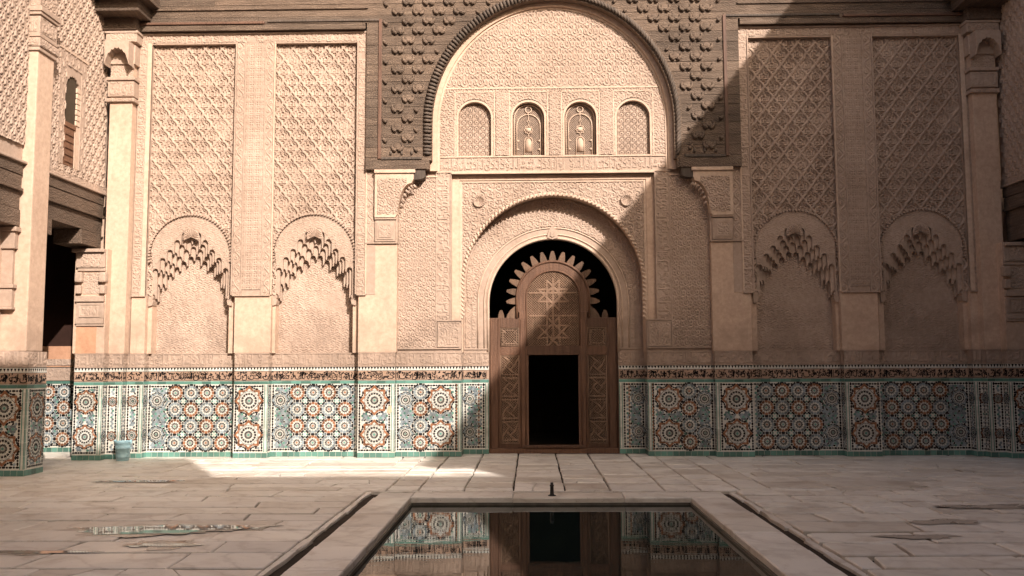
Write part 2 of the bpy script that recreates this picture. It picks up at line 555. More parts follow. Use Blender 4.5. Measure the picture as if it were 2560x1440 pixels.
def pat_sebka(w=0.312, h=0.41):
    p = Pat(w, h)
    for s in (-1, 1):
        for d in (0,):
            t = np.linspace(0, 1, 110)
            nrm = np.array([-s * h, w]) / math.hypot(w, h) * -s
            wob = 0.014 * np.abs(np.sin(2 * PI * t * 2))[:, None]
            p.stroke(line((0, 0), (s * w, h), 110) + nrm * wob, 0.0200, hgt=1.0, edge=0.007)
    g = Pat(w, h)
    for ox, oz in ((w / 2, 0), (0, h / 2)):
        q = lambda pts: spline([(ox + a, oz + b) for a, b in pts])
        p.mir(q([(0, .150), (.030, .110), (.052, .100), (.060, .060), (.092, .045), (.088, .0), (.082, -.055)]), 0.009, ox, hgt=0.84)
        p.mir(q([(0, .045), (.026, .034), (.034, .0), (.034, -.055)]), 0.009, ox, hgt=0.78)
        p.mir(q([(.034, .0), (.056, .03), (.066, -.01), (.066, -.055)]), 0.007, ox, hgt=0.72)
        p.mir(q([(0, .11), (.016, .085), (0, .062)]), 0.008, ox, hgt=0.78)
        p.mir(line((ox, oz - .062), (ox + .088, oz - .062)), 0.008, ox, hgt=0.78)
        p.mir(q([(.0, -.085), (.03, -.09), (.045, -.115), (.02, -.13)]), 0.008, ox, hgt=0.78)
        p.stroke(ring(ox, oz - .02, .012, 8), 0.006, hgt=0.72)
    return p

def pat_star(w=0.126, h=0.126):
    p = Pat(w, h)
    c = (w / 2, h / 2)
    for k in range(8):
        a, b = PI / 4 * k + PI / 8, PI / 4 * (k + 3) + PI / 8
        p.stroke(line((c[0] + .055 * math.cos(a), c[1] + .055 * math.sin(a)), (c[0] + .055 * math.cos(b), c[1] + .055 * math.sin(b)), 18), 0.0055)
    p.stroke(line((0, 0), (0, h)), 0.006)
    p.stroke(line((0, 0), (w, 0)), 0.006)
    p.stroke(ring(c[0], c[1], .012, 10), 0.007)
    return p

def pat_leaf(w=0.46, h=0.31):
    p = Pat(w, h)
    for ox, oz in ((0, h * .25), (w / 2, h * .75)):
        q = lambda pts: spline([(ox + a, oz + b) for a, b in pts])
        for pts in ([(0, .06), (.05, .085), (.11, .06), (.16, .085), (.20, .06)], [(0, .02), (.04, .045), (.09, .02), (.14, .05), (.19, .015)],
                    [(0, -.03), (.06, .0), (.10, -.03), (.15, .0), (.21, -.03)], [(.02, -.06), (.07, -.035), (.12, -.065), (.17, -.04)],
                    [(0, .06), (.02, .02), (0, -.03)], [(.11, .06), (.09, .02), (.10, -.03)], [(.03, .09), (.0, .115), (-.03, .09)]):
            p.mir(q(pts), 0.0085, ox)
    return p

def pat_vine(w, h, hw=0.010):
    """S-stem with curls, runs up a narrow strip"""
    p = Pat(w, h)
    t = np.linspace(0, 1, 60)
    p.stroke(np.stack([w / 2 + 0.30 * w * np.sin(2 * PI * t), h * t], 1), hw)
    for s, z in ((1, 0.25), (-1, 0.75)):
        p.stroke(spiral(w / 2 - s * 0.14 * w, z * h, 0.26 * w, 0.05 * w, PI / 2 if s > 0 else -PI / 2, s * 1.15), hw * 0.85)
        p.stroke(spline([(w / 2 + s * .3 * w, z * h), (w / 2 + s * .46 * w, z * h + .12 * h), (w / 2 + s * .44 * w, z * h - .16 * h)]), hw * 0.8)
    return p

def pat_grille(w=0.118, h=0.118):
    p = Pat(w, h, 0.004)
    for k in range(16):
        a = PI / 8 * k
        p.stroke(line((w / 2 + .014 * math.cos(a), h / 2 + .014 * math.sin(a)), (w / 2 + .055 * math.cos(a), h / 2 + .055 * math.sin(a)), 10), 0.0042, edge=0.005)
    p.stroke(ring(w / 2, h / 2, .058, 24), 0.005, edge=0.005)
    for k in range(8):
        a = PI / 4 * k
        p.stroke(line((.006 * math.cos(a), .006 * math.sin(a)), (.03 * math.cos(a), .03 * math.sin(a)), 8), 0.006, edge=0.005)
    p.stroke(ring(0, 0, .01, 8), 0.006, edge=0.005)
    return p

def pat_drops(w=0.20, h=0.27):
    p = Pat(w, h)
    for ox, oz in ((0, 0), (w / 2, h / 2)):
        q = lambda pts: spline([(ox + a, oz + b) for a, b in pts])
        p.mir(q([(0, .095), (.022, .06), (.045, .05), (.052, .0), (.085, -.03), (.095, -.09)]), 0.0095, ox)
        p.stroke(q([(0, .05), (0, .0), (0, -.03)]), 0.017, hgt=1.25, edge=.014)
        p.mir(q([(.03, -.04), (.03, -.075), (0, -.09)]), 0.008, ox, hgt=0.72)
        p.mir(q([(.055, -.05), (.065, -.085)]), 0.010, ox, hgt=0.9)
    return p

def pat_mesh(w=0.034, h=0.034, hw=0.0042):
    p = Pat(w, h, 0.002)
    p.stroke(line((0, 0), (w, h), 24), hw, edge=0.004)
    p.stroke(line((w, 0), (0, h), 24), hw, edge=0.004)
    return p

PT = dict(lyre=pat_lyre(), lyre_s=pat_lyre(0.24, 0.36, 1.0, 0.0095), scroll=pat_scroll(0.72, 0.72, 3, 5), scroll_b=pat_scroll(0.60, 0.60, 9, 4),
          sebka=pat_sebka(), star=pat_star(), leaf=pat_leaf(), vine=pat_vine(0.155, 0.30), vine_w=pat_vine(0.22, 0.36, 0.011),
          text=pat_text(2.4, 0.235, 5), text_b=pat_text(2.0, 0.20, 8, 0.008), text_v=pat_text_v(0.235, 2.6, 12), text_s=pat_text(2.0, 0.14, 31, 0.007),
          text_sv=pat_text_v(0.15, 2.2, 21, 0.007), grille=pat_grille(), mesh=pat_mesh(), mesh_b=pat_mesh(0.046, 0.046, 0.0062), drops=pat_drops(), zig=pat_lyre(0.19, 0.24, 1.0, 0.009))

def relief_mesh(name, w, h, pat, depth, mat, mask=None, res=0.009, ox=0.0, oz=0.0, wear=0.25, rim=0.0, extra=None, holes=0.0):
    """a carved sheet in local x (0..w), z (0..h); front towards -y; base plane y = 0"""
    nx, nz = max(2, round(w / res)), max(2, round(h / res))
    x = np.linspace(0, w, nx + 1)
    z = np.linspace(0, h, nz + 1)
    X, Z = np.meshgrid(x, z)
    H = PT[pat].sample(X + ox, Z + oz) * depth if pat else np.zeros_like(X)
    if extra is not None:
        H = np.maximum(H, extra(X, Z))
    if wear > 0:                                        # uneven, worn carving
        ph = rng.uniform(0, 6.28, 8)
        W = sum(np.sin(X * a + Z * b + q) for a, b, q in zip((2.1, -3.3, 5.2, 1.1, -7, 9, 4, -2), (3.2, 2.4, -4.1, 6.3, 5, -3, 8.5, 11), ph)) / 8
        H = H * (1 - wear * np.clip(W * 2.2 + 0.3, 0, 1.6)) + rng.normal(0, 0.0008, X.shape) + 0.004 * W
    if rim > 0:
        e = np.minimum(np.minimum(X, w - X), np.minimum(Z, h - Z))
        H = np.where(e < rim, depth, H)
    V = np.stack([X.ravel(), -H.ravel(), Z.ravel()], 1)
    idx = np.arange((nx + 1) * (nz + 1)).reshape(nz + 1, nx + 1)
    F = np.stack([idx[:-1, :-1].ravel(), idx[:-1, 1:].ravel(), idx[1:, 1:].ravel(), idx[1:, :-1].ravel()], 1)
    if mask is not None:
        cx, cz = (X[:-1, :-1] + X[1:, 1:]) / 2, (Z[:-1, :-1] + Z[1:, 1:]) / 2
        keep = mask(cx, cz)
        if holes > 0:                                   # pierced right through
            keep = keep & ((H[:-1, :-1] + H[1:, 1:] + H[1:, :-1] + H[:-1, 1:]) / 4 > holes * depth)
        F = F[keep.ravel()]
        used = np.unique(F)
        re = np.zeros(len(V), int)
        re[used] = np.arange(len(used))
        V, F = V[used], re[F]
    me = bpy.data.meshes.new(name)
    me.vertices.add(len(V))
    me.vertices.foreach_set('co', V.astype(np.float32).ravel())
    me.loops.add(len(F) * 4)
    me.loops.foreach_set('vertex_index', F.astype(np.int32).ravel())
    me.polygons.add(len(F))
    me.polygons.foreach_set('loop_start', np.arange(0, len(F) * 4, 4, dtype=np.int32))
    me.polygons.foreach_set('use_smooth', np.ones(len(F), bool))
    me.materials.append(mat)
    me.update(calc_edges=True)
    return me

_cache = {}
def sheet(name, parent, x, z, y, w, h, pat, depth, mat=None, rz=0.0, key=None, **kw):
    """carved sheet standing at (x, y, z); equal keys share one mesh"""
    mat = mat or M['carved']
    k = key or None
    if k and k in _cache:
        me = _cache[k]
    else:
        me = relief_mesh(name, w, h, pat, depth, mat, **kw)
        if k: _cache[k] = me
    return put(me, name, parent, (x, y, z), rz)

# ------------------------------------------------------------------ zellige tile mosaic
T_H = 0.0035
def tessera(mb, pts, mi, lift=T_H):
    """one glazed piece: raised top with sloping sides; pts in x,z"""
    n = len(pts)
    cx, cz = sum(p[0] for p in pts) / n, sum(p[1] for p in pts) / n
    k = 0.93
    lift *= random.uniform(0.75, 1.25)
    vs = [(p[0], -0.0002, p[1]) for p in pts] + [(cx + (p[0] - cx) * k, -lift, cz + (p[1] - cz) * k) for p in pts]
    fs = [list(range(n, 2 * n))] + [[i, (i + 1) % n, (i + 1) % n + n, i + n] for i in range(n)]
    mb.add(vs, fs, mi)

def oval(mb, cx, cz, L, W, a, mi):
    c, s = math.cos(a), math.sin(a)
    pts = []
    for t in range(8):
        an = t * PI / 4 + PI / 8
        x, z = L / 2 * math.cos(an) * 1.05, W / 2 * math.sin(an) * 1.05
        pts.append((cx + x * c - z * s, cz + x * s + z * c))
    tessera(mb, pts, mi)

def kite(mb, cx, cz, a, r0, r1, w, mi, wide=0.6):
    c, s = math.cos(a), math.sin(a)
    rm = r0 + (r1 - r0) * wide
    pts = [(r0, 0), (rm, -w / 2), (r1, 0), (rm, w / 2)]
    tessera(mb, [(cx + x * c - z * s, cz + x * s + z * c) for x, z in pts], mi)

def sector(mb, a0, a1, r0, r1, mi, steps=2):
    pts = []
    for k in range(steps + 1):
        a = a0 + (a1 - a0) * k / steps
        pts.append((r1 * math.cos(a), r1 * math.sin(a)))
    for k in range(steps, -1, -1):
        a = a0 + (a1 - a0) * k / steps
        pts.append((r0 * math.cos(a), r0 * math.sin(a)))
    tessera(mb, pts, mi)

def rosette_mesh(outer, centre):
    mb = MB()
    mb.add([(0.136 * math.cos(k * PI / 8), -0.0009, 0.136 * math.sin(k * PI / 8)) for k in range(16)], [list(range(16))], WHITE)
    oval(mb, 0, 0, .038, .038, 0, centre)
    n = 12
    for k in range(n):
        a = 2 * PI * k / n
        kite(mb, 0, 0, a, .020, .070, .026, BLACK, .68)
        kite(mb, 0, 0, a + PI / n, .056, .094, .024, WHITE, .6)
        sector(mb, a - PI / n * .93, a + PI / n * .93, .090, .130, outer)
        kite(mb, 0, 0, a, .070, .100, .016, outer, .7)
    return mb.mesh('tile_rosette', ZM)

def star_mesh(R=0.268, outer=OCHRE):
    mb = MB()
    oval(mb, 0, 0, .046, .046, 0, GREEN)
    n = 16
    for k in range(n):
        a = 2 * PI * k / n
        kite(mb, 0, 0, a, .024, .080, .023, BLACK, .68)
        kite(mb, 0, 0, a + PI / n, .070, .108, .024, WHITE, .6)
        for s in (-1, 1):
            kite(mb, 0, 0, a + s * .075, .094, .150, .024, BLACK, .55)
        kite(mb, 0, 0, a + PI / n, .128, .170, .030, WHITE, .6)
        kite(mb, 0, 0, a, .150, .182, .022, BLUE, .5)
        for s in (-1, 1):
            kite(mb, 0, 0, a + PI / n + s * .055, .160, .190, .013, BLACK, .5)
    for k in range(16):                                 # orange outline of two crossed squares, black chain outside it
        a0, a1 = PI / 8 * k, PI / 8 * (k + 1)
        r0, r1 = (R, R * .765) if k % 2 == 0 else (R * .765, R)
        A, B = Vector((r0 * math.cos(a0), r0 * math.sin(a0))), Vector((r1 * math.cos(a1), r1 * math.sin(a1)))
        d = (B - A).normalized()
        nn = Vector((d.y, -d.x))
        if nn.dot(A) < 0: nn = -nn
        an = math.atan2(d.y, d.x)
        for t in (.12, .38, .62, .88):
            p = A + (B - A) * t - nn * .018
            oval(mb, p.x, p.y, .037, .040, an, outer)
        p = A + (B - A) * .5 + nn * .016
        oval(mb, p.x, p.y, .062, .032, an, BLACK)
        q = (A if k % 2 else B) + (A if k % 2 else B).normalized() * .028
        oval(mb, q.x, q.y, .032, .032, 0, BLACK)
    for k in range(0):
        a = 2 * PI * k / 8
        tip = R
        kite(mb, 0, 0, a, .205, tip, .040, outer, .5)
        for s in (-1, 1):
            kite(mb, 0, 0, a + s * .120, .188, .240, .034, outer, .6)
            kite(mb, 0, 0, a + s * .245, .176, .220, .034, outer, .6)
            kite(mb, 0, 0, a + s * .370, .168, .206, .034, outer, .6)
            oval(mb, (R * .97) * math.cos(a + s * .17), (R * .97) * math.sin(a + s * .17), .060, .032, a + s * .62, BLACK)
            oval(mb, (R * .90) * math.cos(a + s * .335), (R * .90) * math.sin(a + s * .335), .034, .034, 0, BLACK)
        kite(mb, 0, 0, a, .168, .212, .030, WHITE, .5)
    return mb.mesh('tile_star', ZM)

ROS = {(o, c): rosette_mesh(o, c) for o in (OCHRE, BLUE) for c in (GREEN, OCHRE)}
STAR = star_mesh()
SIDE_STAR = star_mesh(0.25, BLUE)
Z0, Z1 = 0.10, 1.29                                     # the mosaic field
def field_bits(mb, x0, x1, z0, z1, circles, pitch=0.043, first=BLUE):
    """small pieces filling whatever the medallions leave free"""
    rows = int((z1 - z0) / (pitch * 0.87))
    cols = int((x1 - x0) / pitch)
    for j in range(rows + 1):
        for i in range(cols + 1):
            x = x0 + (i + (0.5 if j % 2 else 0.0)) * pitch + pitch * 0.25
            z = z0 + (j + 0.5) * (z1 - z0) / (rows + 1)
            if x > x1 - 0.015 or x < x0 + 0.015:
                continue
            if any((x - c[0]) ** 2 + (z - c[1]) ** 2 < c[2] ** 2 for c in circles):
                continue
            q = (i * 2 + j) % 5
            mi = BLACK if (i + 3 * j) % 8 == 0 else (first if q else GREEN)
            if mi == BLACK:
                oval(mb, x, z, .044, .030, (j % 3) * PI / 3, BLACK)
            else:
                oval(mb, x, z, .048, .044, (i % 4) * PI / 4, mi)

def frame_chain(mb, x0, x1, z0, z1):
    """black oval and dot chain round a field"""
    for (ax, az, bx, bz) in ((x0, z0, x1, z0), (x0, z1, x1, z1), (x0, z0, x0, z1), (x1, z0, x1, z1)):
        L = math.hypot(bx - ax, bz - az)
        n = max(2, round(L / 0.05))
        an = math.atan2(bz - az, bx - ax)
        for k in range(n + 1):
            t = k / n
            x, z = ax + (bx - ax) * t, az + (bz - az) * t
            if k % 2:
                oval(mb, x, z, .058, .034, an, BLACK)
            else:
                oval(mb, x, z, .033, .033, 0, BLACK)

def ring_frame(mb, cx, cz, R=0.143):
    for k in range(8):
        a = k * PI / 4
        oval(mb, cx + R * math.cos(a), cz + R * math.sin(a), .072, .036, a + PI / 2, BLACK)
        b = a + PI / 8
        oval(mb, cx + (R + .007) * math.cos(b), cz + (R + .007) * math.sin(b), .032, .032, 0, BLACK)

def inscription(mb, x0, x1, z0, off):
    L = x1 - x0
    TEXT_STROKES = calligraphy(L + 0.10, 0.165, int(off * 997) + 3, 6)
    off = 0.0
    """black glazed strokes left standing on a terracotta band"""
    for c, k in TEXT_STROKES:
        cx = c[:, 0].mean()
        for rep in (0,):
            xs = cx - off + rep
            if xs < 0.01 or xs > x1 - x0 - 0.01:
                continue
            pts = c + np.array([x0 - off + rep, z0])
            pts[:, 0] = np.clip(pts[:, 0], x0 + .004, x1 - .004)
            pts[:, 1] = np.clip(pts[:, 1], z0 + .006, z0 + .160)
            if pts[:, 0].max() - pts[:, 0].min() < 0.001 and len(pts) < 10:
                continue
            pts = pts[::2] if len(pts) > 12 else pts
            hw = 0.0066 * k
            d = np.gradient(pts, axis=0)
            nrm = np.stack([-d[:, 1], d[:, 0]], 1) / (np.linalg.norm(d, axis=1)[:, None] + 1e-9)
            L, R_ = pts + nrm * hw, pts - nrm * hw
            n = len(pts)
            vs = [(p[0], -.0062, p[1]) for p in L] + [(p[0], -.0062, p[1]) for p in R_] + [(p[0], 0, p[1]) for p in L] + [(p[0], 0, p[1]) for p in R_]
            fs = []
            for i in range(n - 1):
                fs += [[i, n + i, n + i + 1, i + 1], [i, i + 1, 2 * n + i + 1, 2 * n + i], [n + i + 1, n + i, 3 * n + i, 3 * n + i + 1]]
            mb.add(vs, fs, BLACK)

_off = [0.0]
def dado(parent, x, y, w, kind, rz=0.0, mirror=False, top=True, edge='', base_depth=0.10):
    """one stretch of tiled dado, local x 0..w; kind decides the medallions"""
    rot = Matrix.Rotation(rz, 3, 'Z')
    def at(lx, ly, lz):
        q = rot @ Vector((lx, ly, lz))
        return (x + q.x, y + q.y, lz)
    b = MB()
    b.box(0.0015, w - 0.0015, 0, base_depth, 0.0, 1.603)
    b.obj('dado_backing', M['z_white'], parent, False, (x, y, 0), rz)
    mb = MB()
    xa, xb = 0.012, w - 0.012
    if 'l' in edge or 'r' in edge:                      # white edge course between green lines
        for e in ('l', 'r'):
            if e in edge:
                c = 0.035 if e == 'l' else w - 0.035
                for k in range(22):
                    z = Z0 + 0.027 + k * (Z1 - Z0) / 22
                    tessera(mb, [(c - .014, z - .024), (c + .014, z - .024), (c + .014, z + .024), (c - .014, z + .024)], WHITE, .006)
                for q in (-.025, .025):
                    for k in range(6):
                        z = Z0 + k * (Z1 - Z0) / 6
                        tessera(mb, [(c + q - .007, z), (c + q + .007, z), (c + q + .007, z + .195), (c + q - .007, z + .195)], GREEN)
                if e == 'l': xa = 0.075
                else: xb = w - 0.075
    circles = []
    def place(me, name, lx, lz, s=1.0):
        o = put(me, name, parent, at(lx, -0.0006, lz), rz)
        o.rotation_euler = (0, random.choice((0, 1, 2, 3)) * PI / 2 if name == 'tile_rosette' else 0, rz)
        if s != 1.0: o.scale = (s, 1, s)
    zc = (0.405, 1.005)
    X = (lambda q: w - q) if mirror else (lambda q: q)
    if kind == 'bay':
        xs = [w - 0.27 - 0.285 * k for k in range(4)]
        for i, q in enumerate(xs):
            for j in range(4):
                cx, cz = X(q), 0.25 + 0.297 * j
                place(ROS[(OCHRE if (i + j) % 2 == 0 else BLUE, (GREEN, OCHRE)[(i * 3 + j) % 2])], 'tile_rosette', cx, cz)
                circles.append((cx, cz, 0.163))
                ring_frame(mb, cx, cz)
                if i < 3 and j < 3:
                    gx, gz = (X(q) + X(xs[i + 1])) / 2, cz + 0.1485
                    oval(mb, gx, gz, .036, .036, 0, WHITE)
                    circles.append((gx, gz, 0.05))
                    for k in range(4):
                        kite(mb, gx, gz, k * PI / 2, .020, .066, .044, GREEN, .5)
        for cz in zc:
            cx = X(0.170)
            place(SIDE_STAR, 'tile_star', cx, cz, 0.62)
            circles.append((cx, cz, 0.15))
    elif kind == 'pier':
        for cz in zc:
            cx = (xa + xb) / 2
            s = min(1.0, (xb - xa) / 0.52)
            place(STAR, 'tile_star', cx, cz, s)
            circles.append((cx, cz, 0.262 * s))
            circles += [(cx + .28 * s * math.cos(k * PI / 4), cz + .28 * s * math.sin(k * PI / 4), .03) for k in range(8)]
    elif kind == 'flank':
        for j in range(4):
            cx, cz = X(0.44), 0.25 + 0.297 * j
            place(ROS[(OCHRE if j % 2 == 0 else BLUE, OCHRE if j % 2 else GREEN)], 'tile_rosette', cx, cz)
            circles.append((cx, cz, 0.163))
            ring_frame(mb, cx, cz)
        for cz in zc:
            cx = X(0.80)
            place(STAR, 'tile_star', cx, cz, 0.95)
            circles.append((cx, cz, 0.25))
            circles += [(cx + .24 * math.cos(k * PI / 4), cz + .24 * math.sin(k * PI / 4), .03) for k in range(8)]
            cx = X(0.17)
            place(SIDE_STAR, 'tile_star', cx, cz, 0.60)
            circles.append((cx, cz, 0.15))
        for k in range(20):
            oval(mb, X(1.085), Z0 + .03 + k * .0595, .05, .03, PI / 2, OCHRE)
        circles += [(X(1.085), Z0 + .03 + k * .0595, .028) for k in range(20)]
    elif kind == 'jamb':
        for cz in zc:
            cx = X(0.12)
            place(SIDE_STAR, 'tile_star', cx, cz, 0.52)
            circles.append((cx, cz, 0.135))
        for k in range(20):
            oval(mb, X(0.285), Z0 + .03 + k * .0595, .05, .03, PI / 2, OCHRE)
        circles += [(X(0.285), Z0 + .03 + k * .0595, .028) for k in range(20)]
    elif kind == 'column':
        cx = w / 2
        for j in range(4):
            cz = 0.25 + 0.297 * j
            n = max(1, int(w / 0.285))
            for i in range(n):
                cx = (i + .5) * w / n
                place(ROS[(OCHRE if (i + j) % 2 == 0 else BLUE, OCHRE)], 'tile_rosette', cx, cz)
                circles.append((cx, cz, 0.163))
                ring_frame(mb, cx, cz)
    elif kind == 'side':
        for cz in zc:
            s = min(0.55, (xb - xa) / 0.40)
            place(SIDE_STAR, 'tile_star', (xa + xb) / 2, cz, s)
            circles.append(((xa + xb) / 2, cz, 0.25 * s))
    frame_chain(mb, xa + .022, xb - .022, Z0 + .03, Z1 - .03)
    field_bits(mb, xa + .045, xb - .045, Z0 + .055, Z1 - .055, circles)
    # base course, green line
    n = max(1, round(w / 0.105))
    for k in range(n):
        a, c = k * w / n, (k + 1) * w / n
        tessera(mb, [(a + .002, .004), (c - .002, .004), (c - .002, .088), (a + .002, .088)], GREEN, .007)
    n = max(1, round(w / 0.17))
    for k in range(n):
        a, c = k * w / n, (k + 1) * w / n
        tessera(mb, [(a, 1.298), (c - .001, 1.298), (c - .001, 1.35), (a, 1.35)], GREEN, .005)
    if top:
        tessera(mb, [(0.0, 1.358), (w, 1.358), (w, 1.53), (0.0, 1.53)], TERRA, .003)
        off = _off[0] % 2.4
        _off[0] += w + 0.13
        inscription(mb, 0, w, 1.362, off)
        for zz in (1.359, 1.5265):
            mb.box(0.0, w, -.0066, -.001, zz, zz + .005, 0, BLACK)
    n = max(1, round(w / 0.056))
    for k in range(n):
        c = (k + .5) * w / n
        tessera(mb, [(c, 1.545), (c + .022, 1.595), (c - .022, 1.595)], BLACK)
    f = mb.obj('tile_field', ZM, parent, False, (x, y - 0.0 if rz == 0 else y, 0), rz)
    f['kind'] = 'stuff'
    return f

# ================================================================== THE SETTING: ground
POOL = (-1.48, 1.93, -11.6, -4.86)
ch_in, ch_w = 0.46, 0.20
X_L, X_R = -11.5, 12.3
def ground():
    mb = MB()
    x0, x1, y0, y1 = POOL[0] - .3, POOL[1] + .3, POOL[2] - .3, POOL[3] + .3
    z = -0.045
    for a, b, c, d in ((X_L, x0, -20, 7), (x1, X_R, -20, 7), (x0, x1, y1, 7), (x0, x1, -20, y0)):
        mb.add([(a, c, z), (b, c, z), (b, d, z), (a, d, z)], [(0, 1, 2, 3)])
    g = mb.obj('courtyard_floor', M['mortar'], None, False, kind='structure')
    return g
FLOOR = ground()

_slab_n = [0]
def slab(pts, z=0.0, thick=0.06, parent=None, name='flagstone', mat=None, worn=0.007, jz=0.0035):
    """one worn stone: polygon pts (x, y) counter-clockwise from above, softened edges"""
    n = len(pts)
    cx, cy = sum(p[0] for p in pts) / n, sum(p[1] for p in pts) / n
    z += random.uniform(-jz, jz) * 1.5
    tx, ty = random.uniform(-.0018, .0018), random.uniform(-.0018, .0018)
    def ins(p, d):
        L = math.hypot(p[0] - cx, p[1] - cy)
        k = max(0.2, 1 - d / max(L, 0.05))
        return (cx + (p[0] - cx) * k, cy + (p[1] - cy) * k)
    vs = []
    for p in pts:
        vs.append((p[0] - cx, p[1] - cy, -thick))
    for p in pts:
        vs.append((p[0] - cx, p[1] - cy, -worn * 1.3 + tx * (p[0] - cx) + ty * (p[1] - cy)))
    for p in pts:
        q = ins(p, worn * 1.6)
        vs.append((q[0] - cx, q[1] - cy, tx * (q[0] - cx) + ty * (q[1] - cy)))
    fs = [list(range(2 * n, 3 * n))]
    for i in range(n):
        j = (i + 1) % n
        fs += [[i, j, n + j, n + i], [n + i, n + j, 2 * n + j, 2 * n + i]]
    mb = MB()
    mb.add(vs, fs)
    o = mb.obj(name, mat or M['marble'], parent, False, (cx, cy, z))
    return o

def rough_edge(a, b, amp, rag):
    """points along an edge from a to b, slightly ragged"""
    out = [a]
    L = math.hypot(b[0] - a[0], b[1] - a[1])
    n = int(L / 0.32)
    for k in range(1, n + 1):
        t = k / (n + 1)
        nx, ny = -(b[1] - a[1]) / L, (b[0] - a[0]) / L
        d = random.uniform(-amp, amp) * (1.8 if random.random() < rag else 0.6)
        out.append((a[0] + (b[0] - a[0]) * t + nx * d, a[1] + (b[1] - a[1]) * t + ny * d))
    return out

def quad_slab(p, gap, rag=0.25, amp=0.005, **kw):
    """p: four corners ccw; joint gap taken off, edges made ragged, now and then cracked across"""
    cx, cy = sum(q[0] for q in p) / 4, sum(q[1] for q in p) / 4
    q = []
    for (x, y) in p:
        g = gap * random.uniform(0.4, 1.3)
        gy = gap * random.choice((1.2, 1.8, 2.6))
        q.append((x - math.copysign(g, x - cx) + random.uniform(-.004, .004), y - math.copysign(gy, y - cy) + random.uniform(-.004, .004)))
    r = random.random()
    if kw.pop('crack', True) and r < 0.13 and (q[1][0] - q[0][0]) > 0.5:
        t0, t1 = random.uniform(.3, .7), random.uniform(.3, .7)
        a = (q[0][0] + (q[1][0] - q[0][0]) * t0, q[0][1] + (q[1][1] - q[0][1]) * t0)
        b = (q[3][0] + (q[2][0] - q[3][0]) * t1, q[3][1] + (q[2][1] - q[3][1]) * t1)
        m = ((a[0] + b[0]) / 2 + random.uniform(-.05, .05), (a[1] + b[1]) / 2)
        e = 0.004
        slab(rough_edge(q[0], (a[0] - e, a[1]), amp, rag) + [(a[0] - e, a[1]), (m[0] - e, m[1]), (b[0] - e, b[1])] + rough_edge(q[3], q[0], amp, rag)[:], parent=FLOOR, **kw)
        slab([(a[0] + e, a[1])] + rough_edge(q[1], q[2], amp, rag) + [q[2], (b[0] + e, b[1]), (m[0] + e, m[1])], parent=FLOOR, **kw)
        return
    pts = rough_edge(q[0], q[1], amp, rag) + rough_edge(q[1], q[2], amp, rag) + rough_edge(q[2], q[3], amp, rag) + rough_edge(q[3], q[0], amp, rag)
    if random.random() < 0.10:                          # a broken-off corner
        k = random.choice((0, 1, 2, 3))
        i = pts.index(q[k])
        a, b = pts[i - 1], pts[(i + 1) % len(pts)]
        c = random.uniform(.1, .3)
        pts[i:i + 1] = [(q[k][0] + (a[0] - q[k][0]) * c, q[k][1] + (a[1] - q[k][1]) * c), (q[k][0] + (b[0] - q[k][0]) * c, q[k][1] + (b[1] - q[k][1]) * c)]
    slab(pts, parent=FLOOR, **kw)

def rows(x0, x1, y0, y1, row, L, gap, skip=None, skew=0.0, rag=0.25):
    y = y1
    while y > y0 + 0.05:
        d = row * random.uniform(0.75, 1.25)
        if y - d < y0 + 0.15: d = y - y0
        x = x0 - random.uniform(0, L * 0.6)
        kp = 0.0
        while x < x1 - 0.02:
            l = L * random.uniform(0.6, 1.45)
            a, b = max(x, x0), min(x + l, x1)
            if x1 - b < 0.22: b = x1
            k = random.uniform(-skew, skew)
            p = [(a, y - d), (b, y - d), (b + (k if b < x1 else 0), y), (a + (kp if a > x0 else 0), y)]
            kp = k if random.random() < .93 else k + random.uniform(.01, .05)
            if skip is None or not skip((a + b) / 2, y - d / 2):
                quad_slab(p, gap, rag)
            x = b + 1e-6
        y -= d

def cols(x0, x1, y0, y1, colw, L, gap, rag=0.3):
    x = x0
    while x < x1 - 0.05:
        w = colw * random.uniform(0.7, 1.25)
        if x + w > x1 - 0.2: w = x1 - x
        y = y1 + 0.0
        while y > y0 + 0.02:
            d = L * random.uniform(0.55, 1.3)
            if y - d < y0 + 0.2: d = y - y0
            quad_slab([(x, y - d), (x + w, y - d), (x + w, y), (x, y)], gap, rag)
            y -= d
        x += w

CIN = (POOL[0] - ch_in, POOL[1] + ch_in, POOL[3] + ch_in)               # outer edge of the coping
COUT = (CIN[0] - ch_w, CIN[1] + ch_w, CIN[2] + ch_w)                    # outer edge of the channel
random.seed(11)
hole = lambda x, y: False
rows(-8.6, COUT[0], -9.7, -4.2, 0.50, 1.10, 0.0105, hole, 0.08, 0.25)
rows(-8.6, -1.9, -4.2, 0.25, 0.48, 1.05, 0.0100, None, 0.08, 0.25)
cols(-1.9, 3.1, COUT[2], 0.72, 0.56, 0.62, 0.0150)
rows(3.1, 9.4, -4.2, 0.25, 0.48, 0.95, 0.0130, None, 0.05)
rows(COUT[1], 9.4, -9.7, -4.2, 0.50, 0.95, 0.0200, None, 0.06, 0.6)
slab([(-1.9, -4.195), (COUT[0] + .004, -4.195), (COUT[0] + .004, COUT[2]), (-1.9, COUT[2])][::-1], parent=FLOOR)
# gallery floors behind the arcades
slab([(-11.4, -12), (-8.62, -12), (-8.62, 1.2), (-11.4, 1.2)], -0.004, parent=FLOOR, name='gallery_pavement')
slab([(9.42, -12), (12.2, -12), (12.2, 1.2), (9.42, 1.2)], -0.004, parent=FLOOR, name='gallery_pavement')
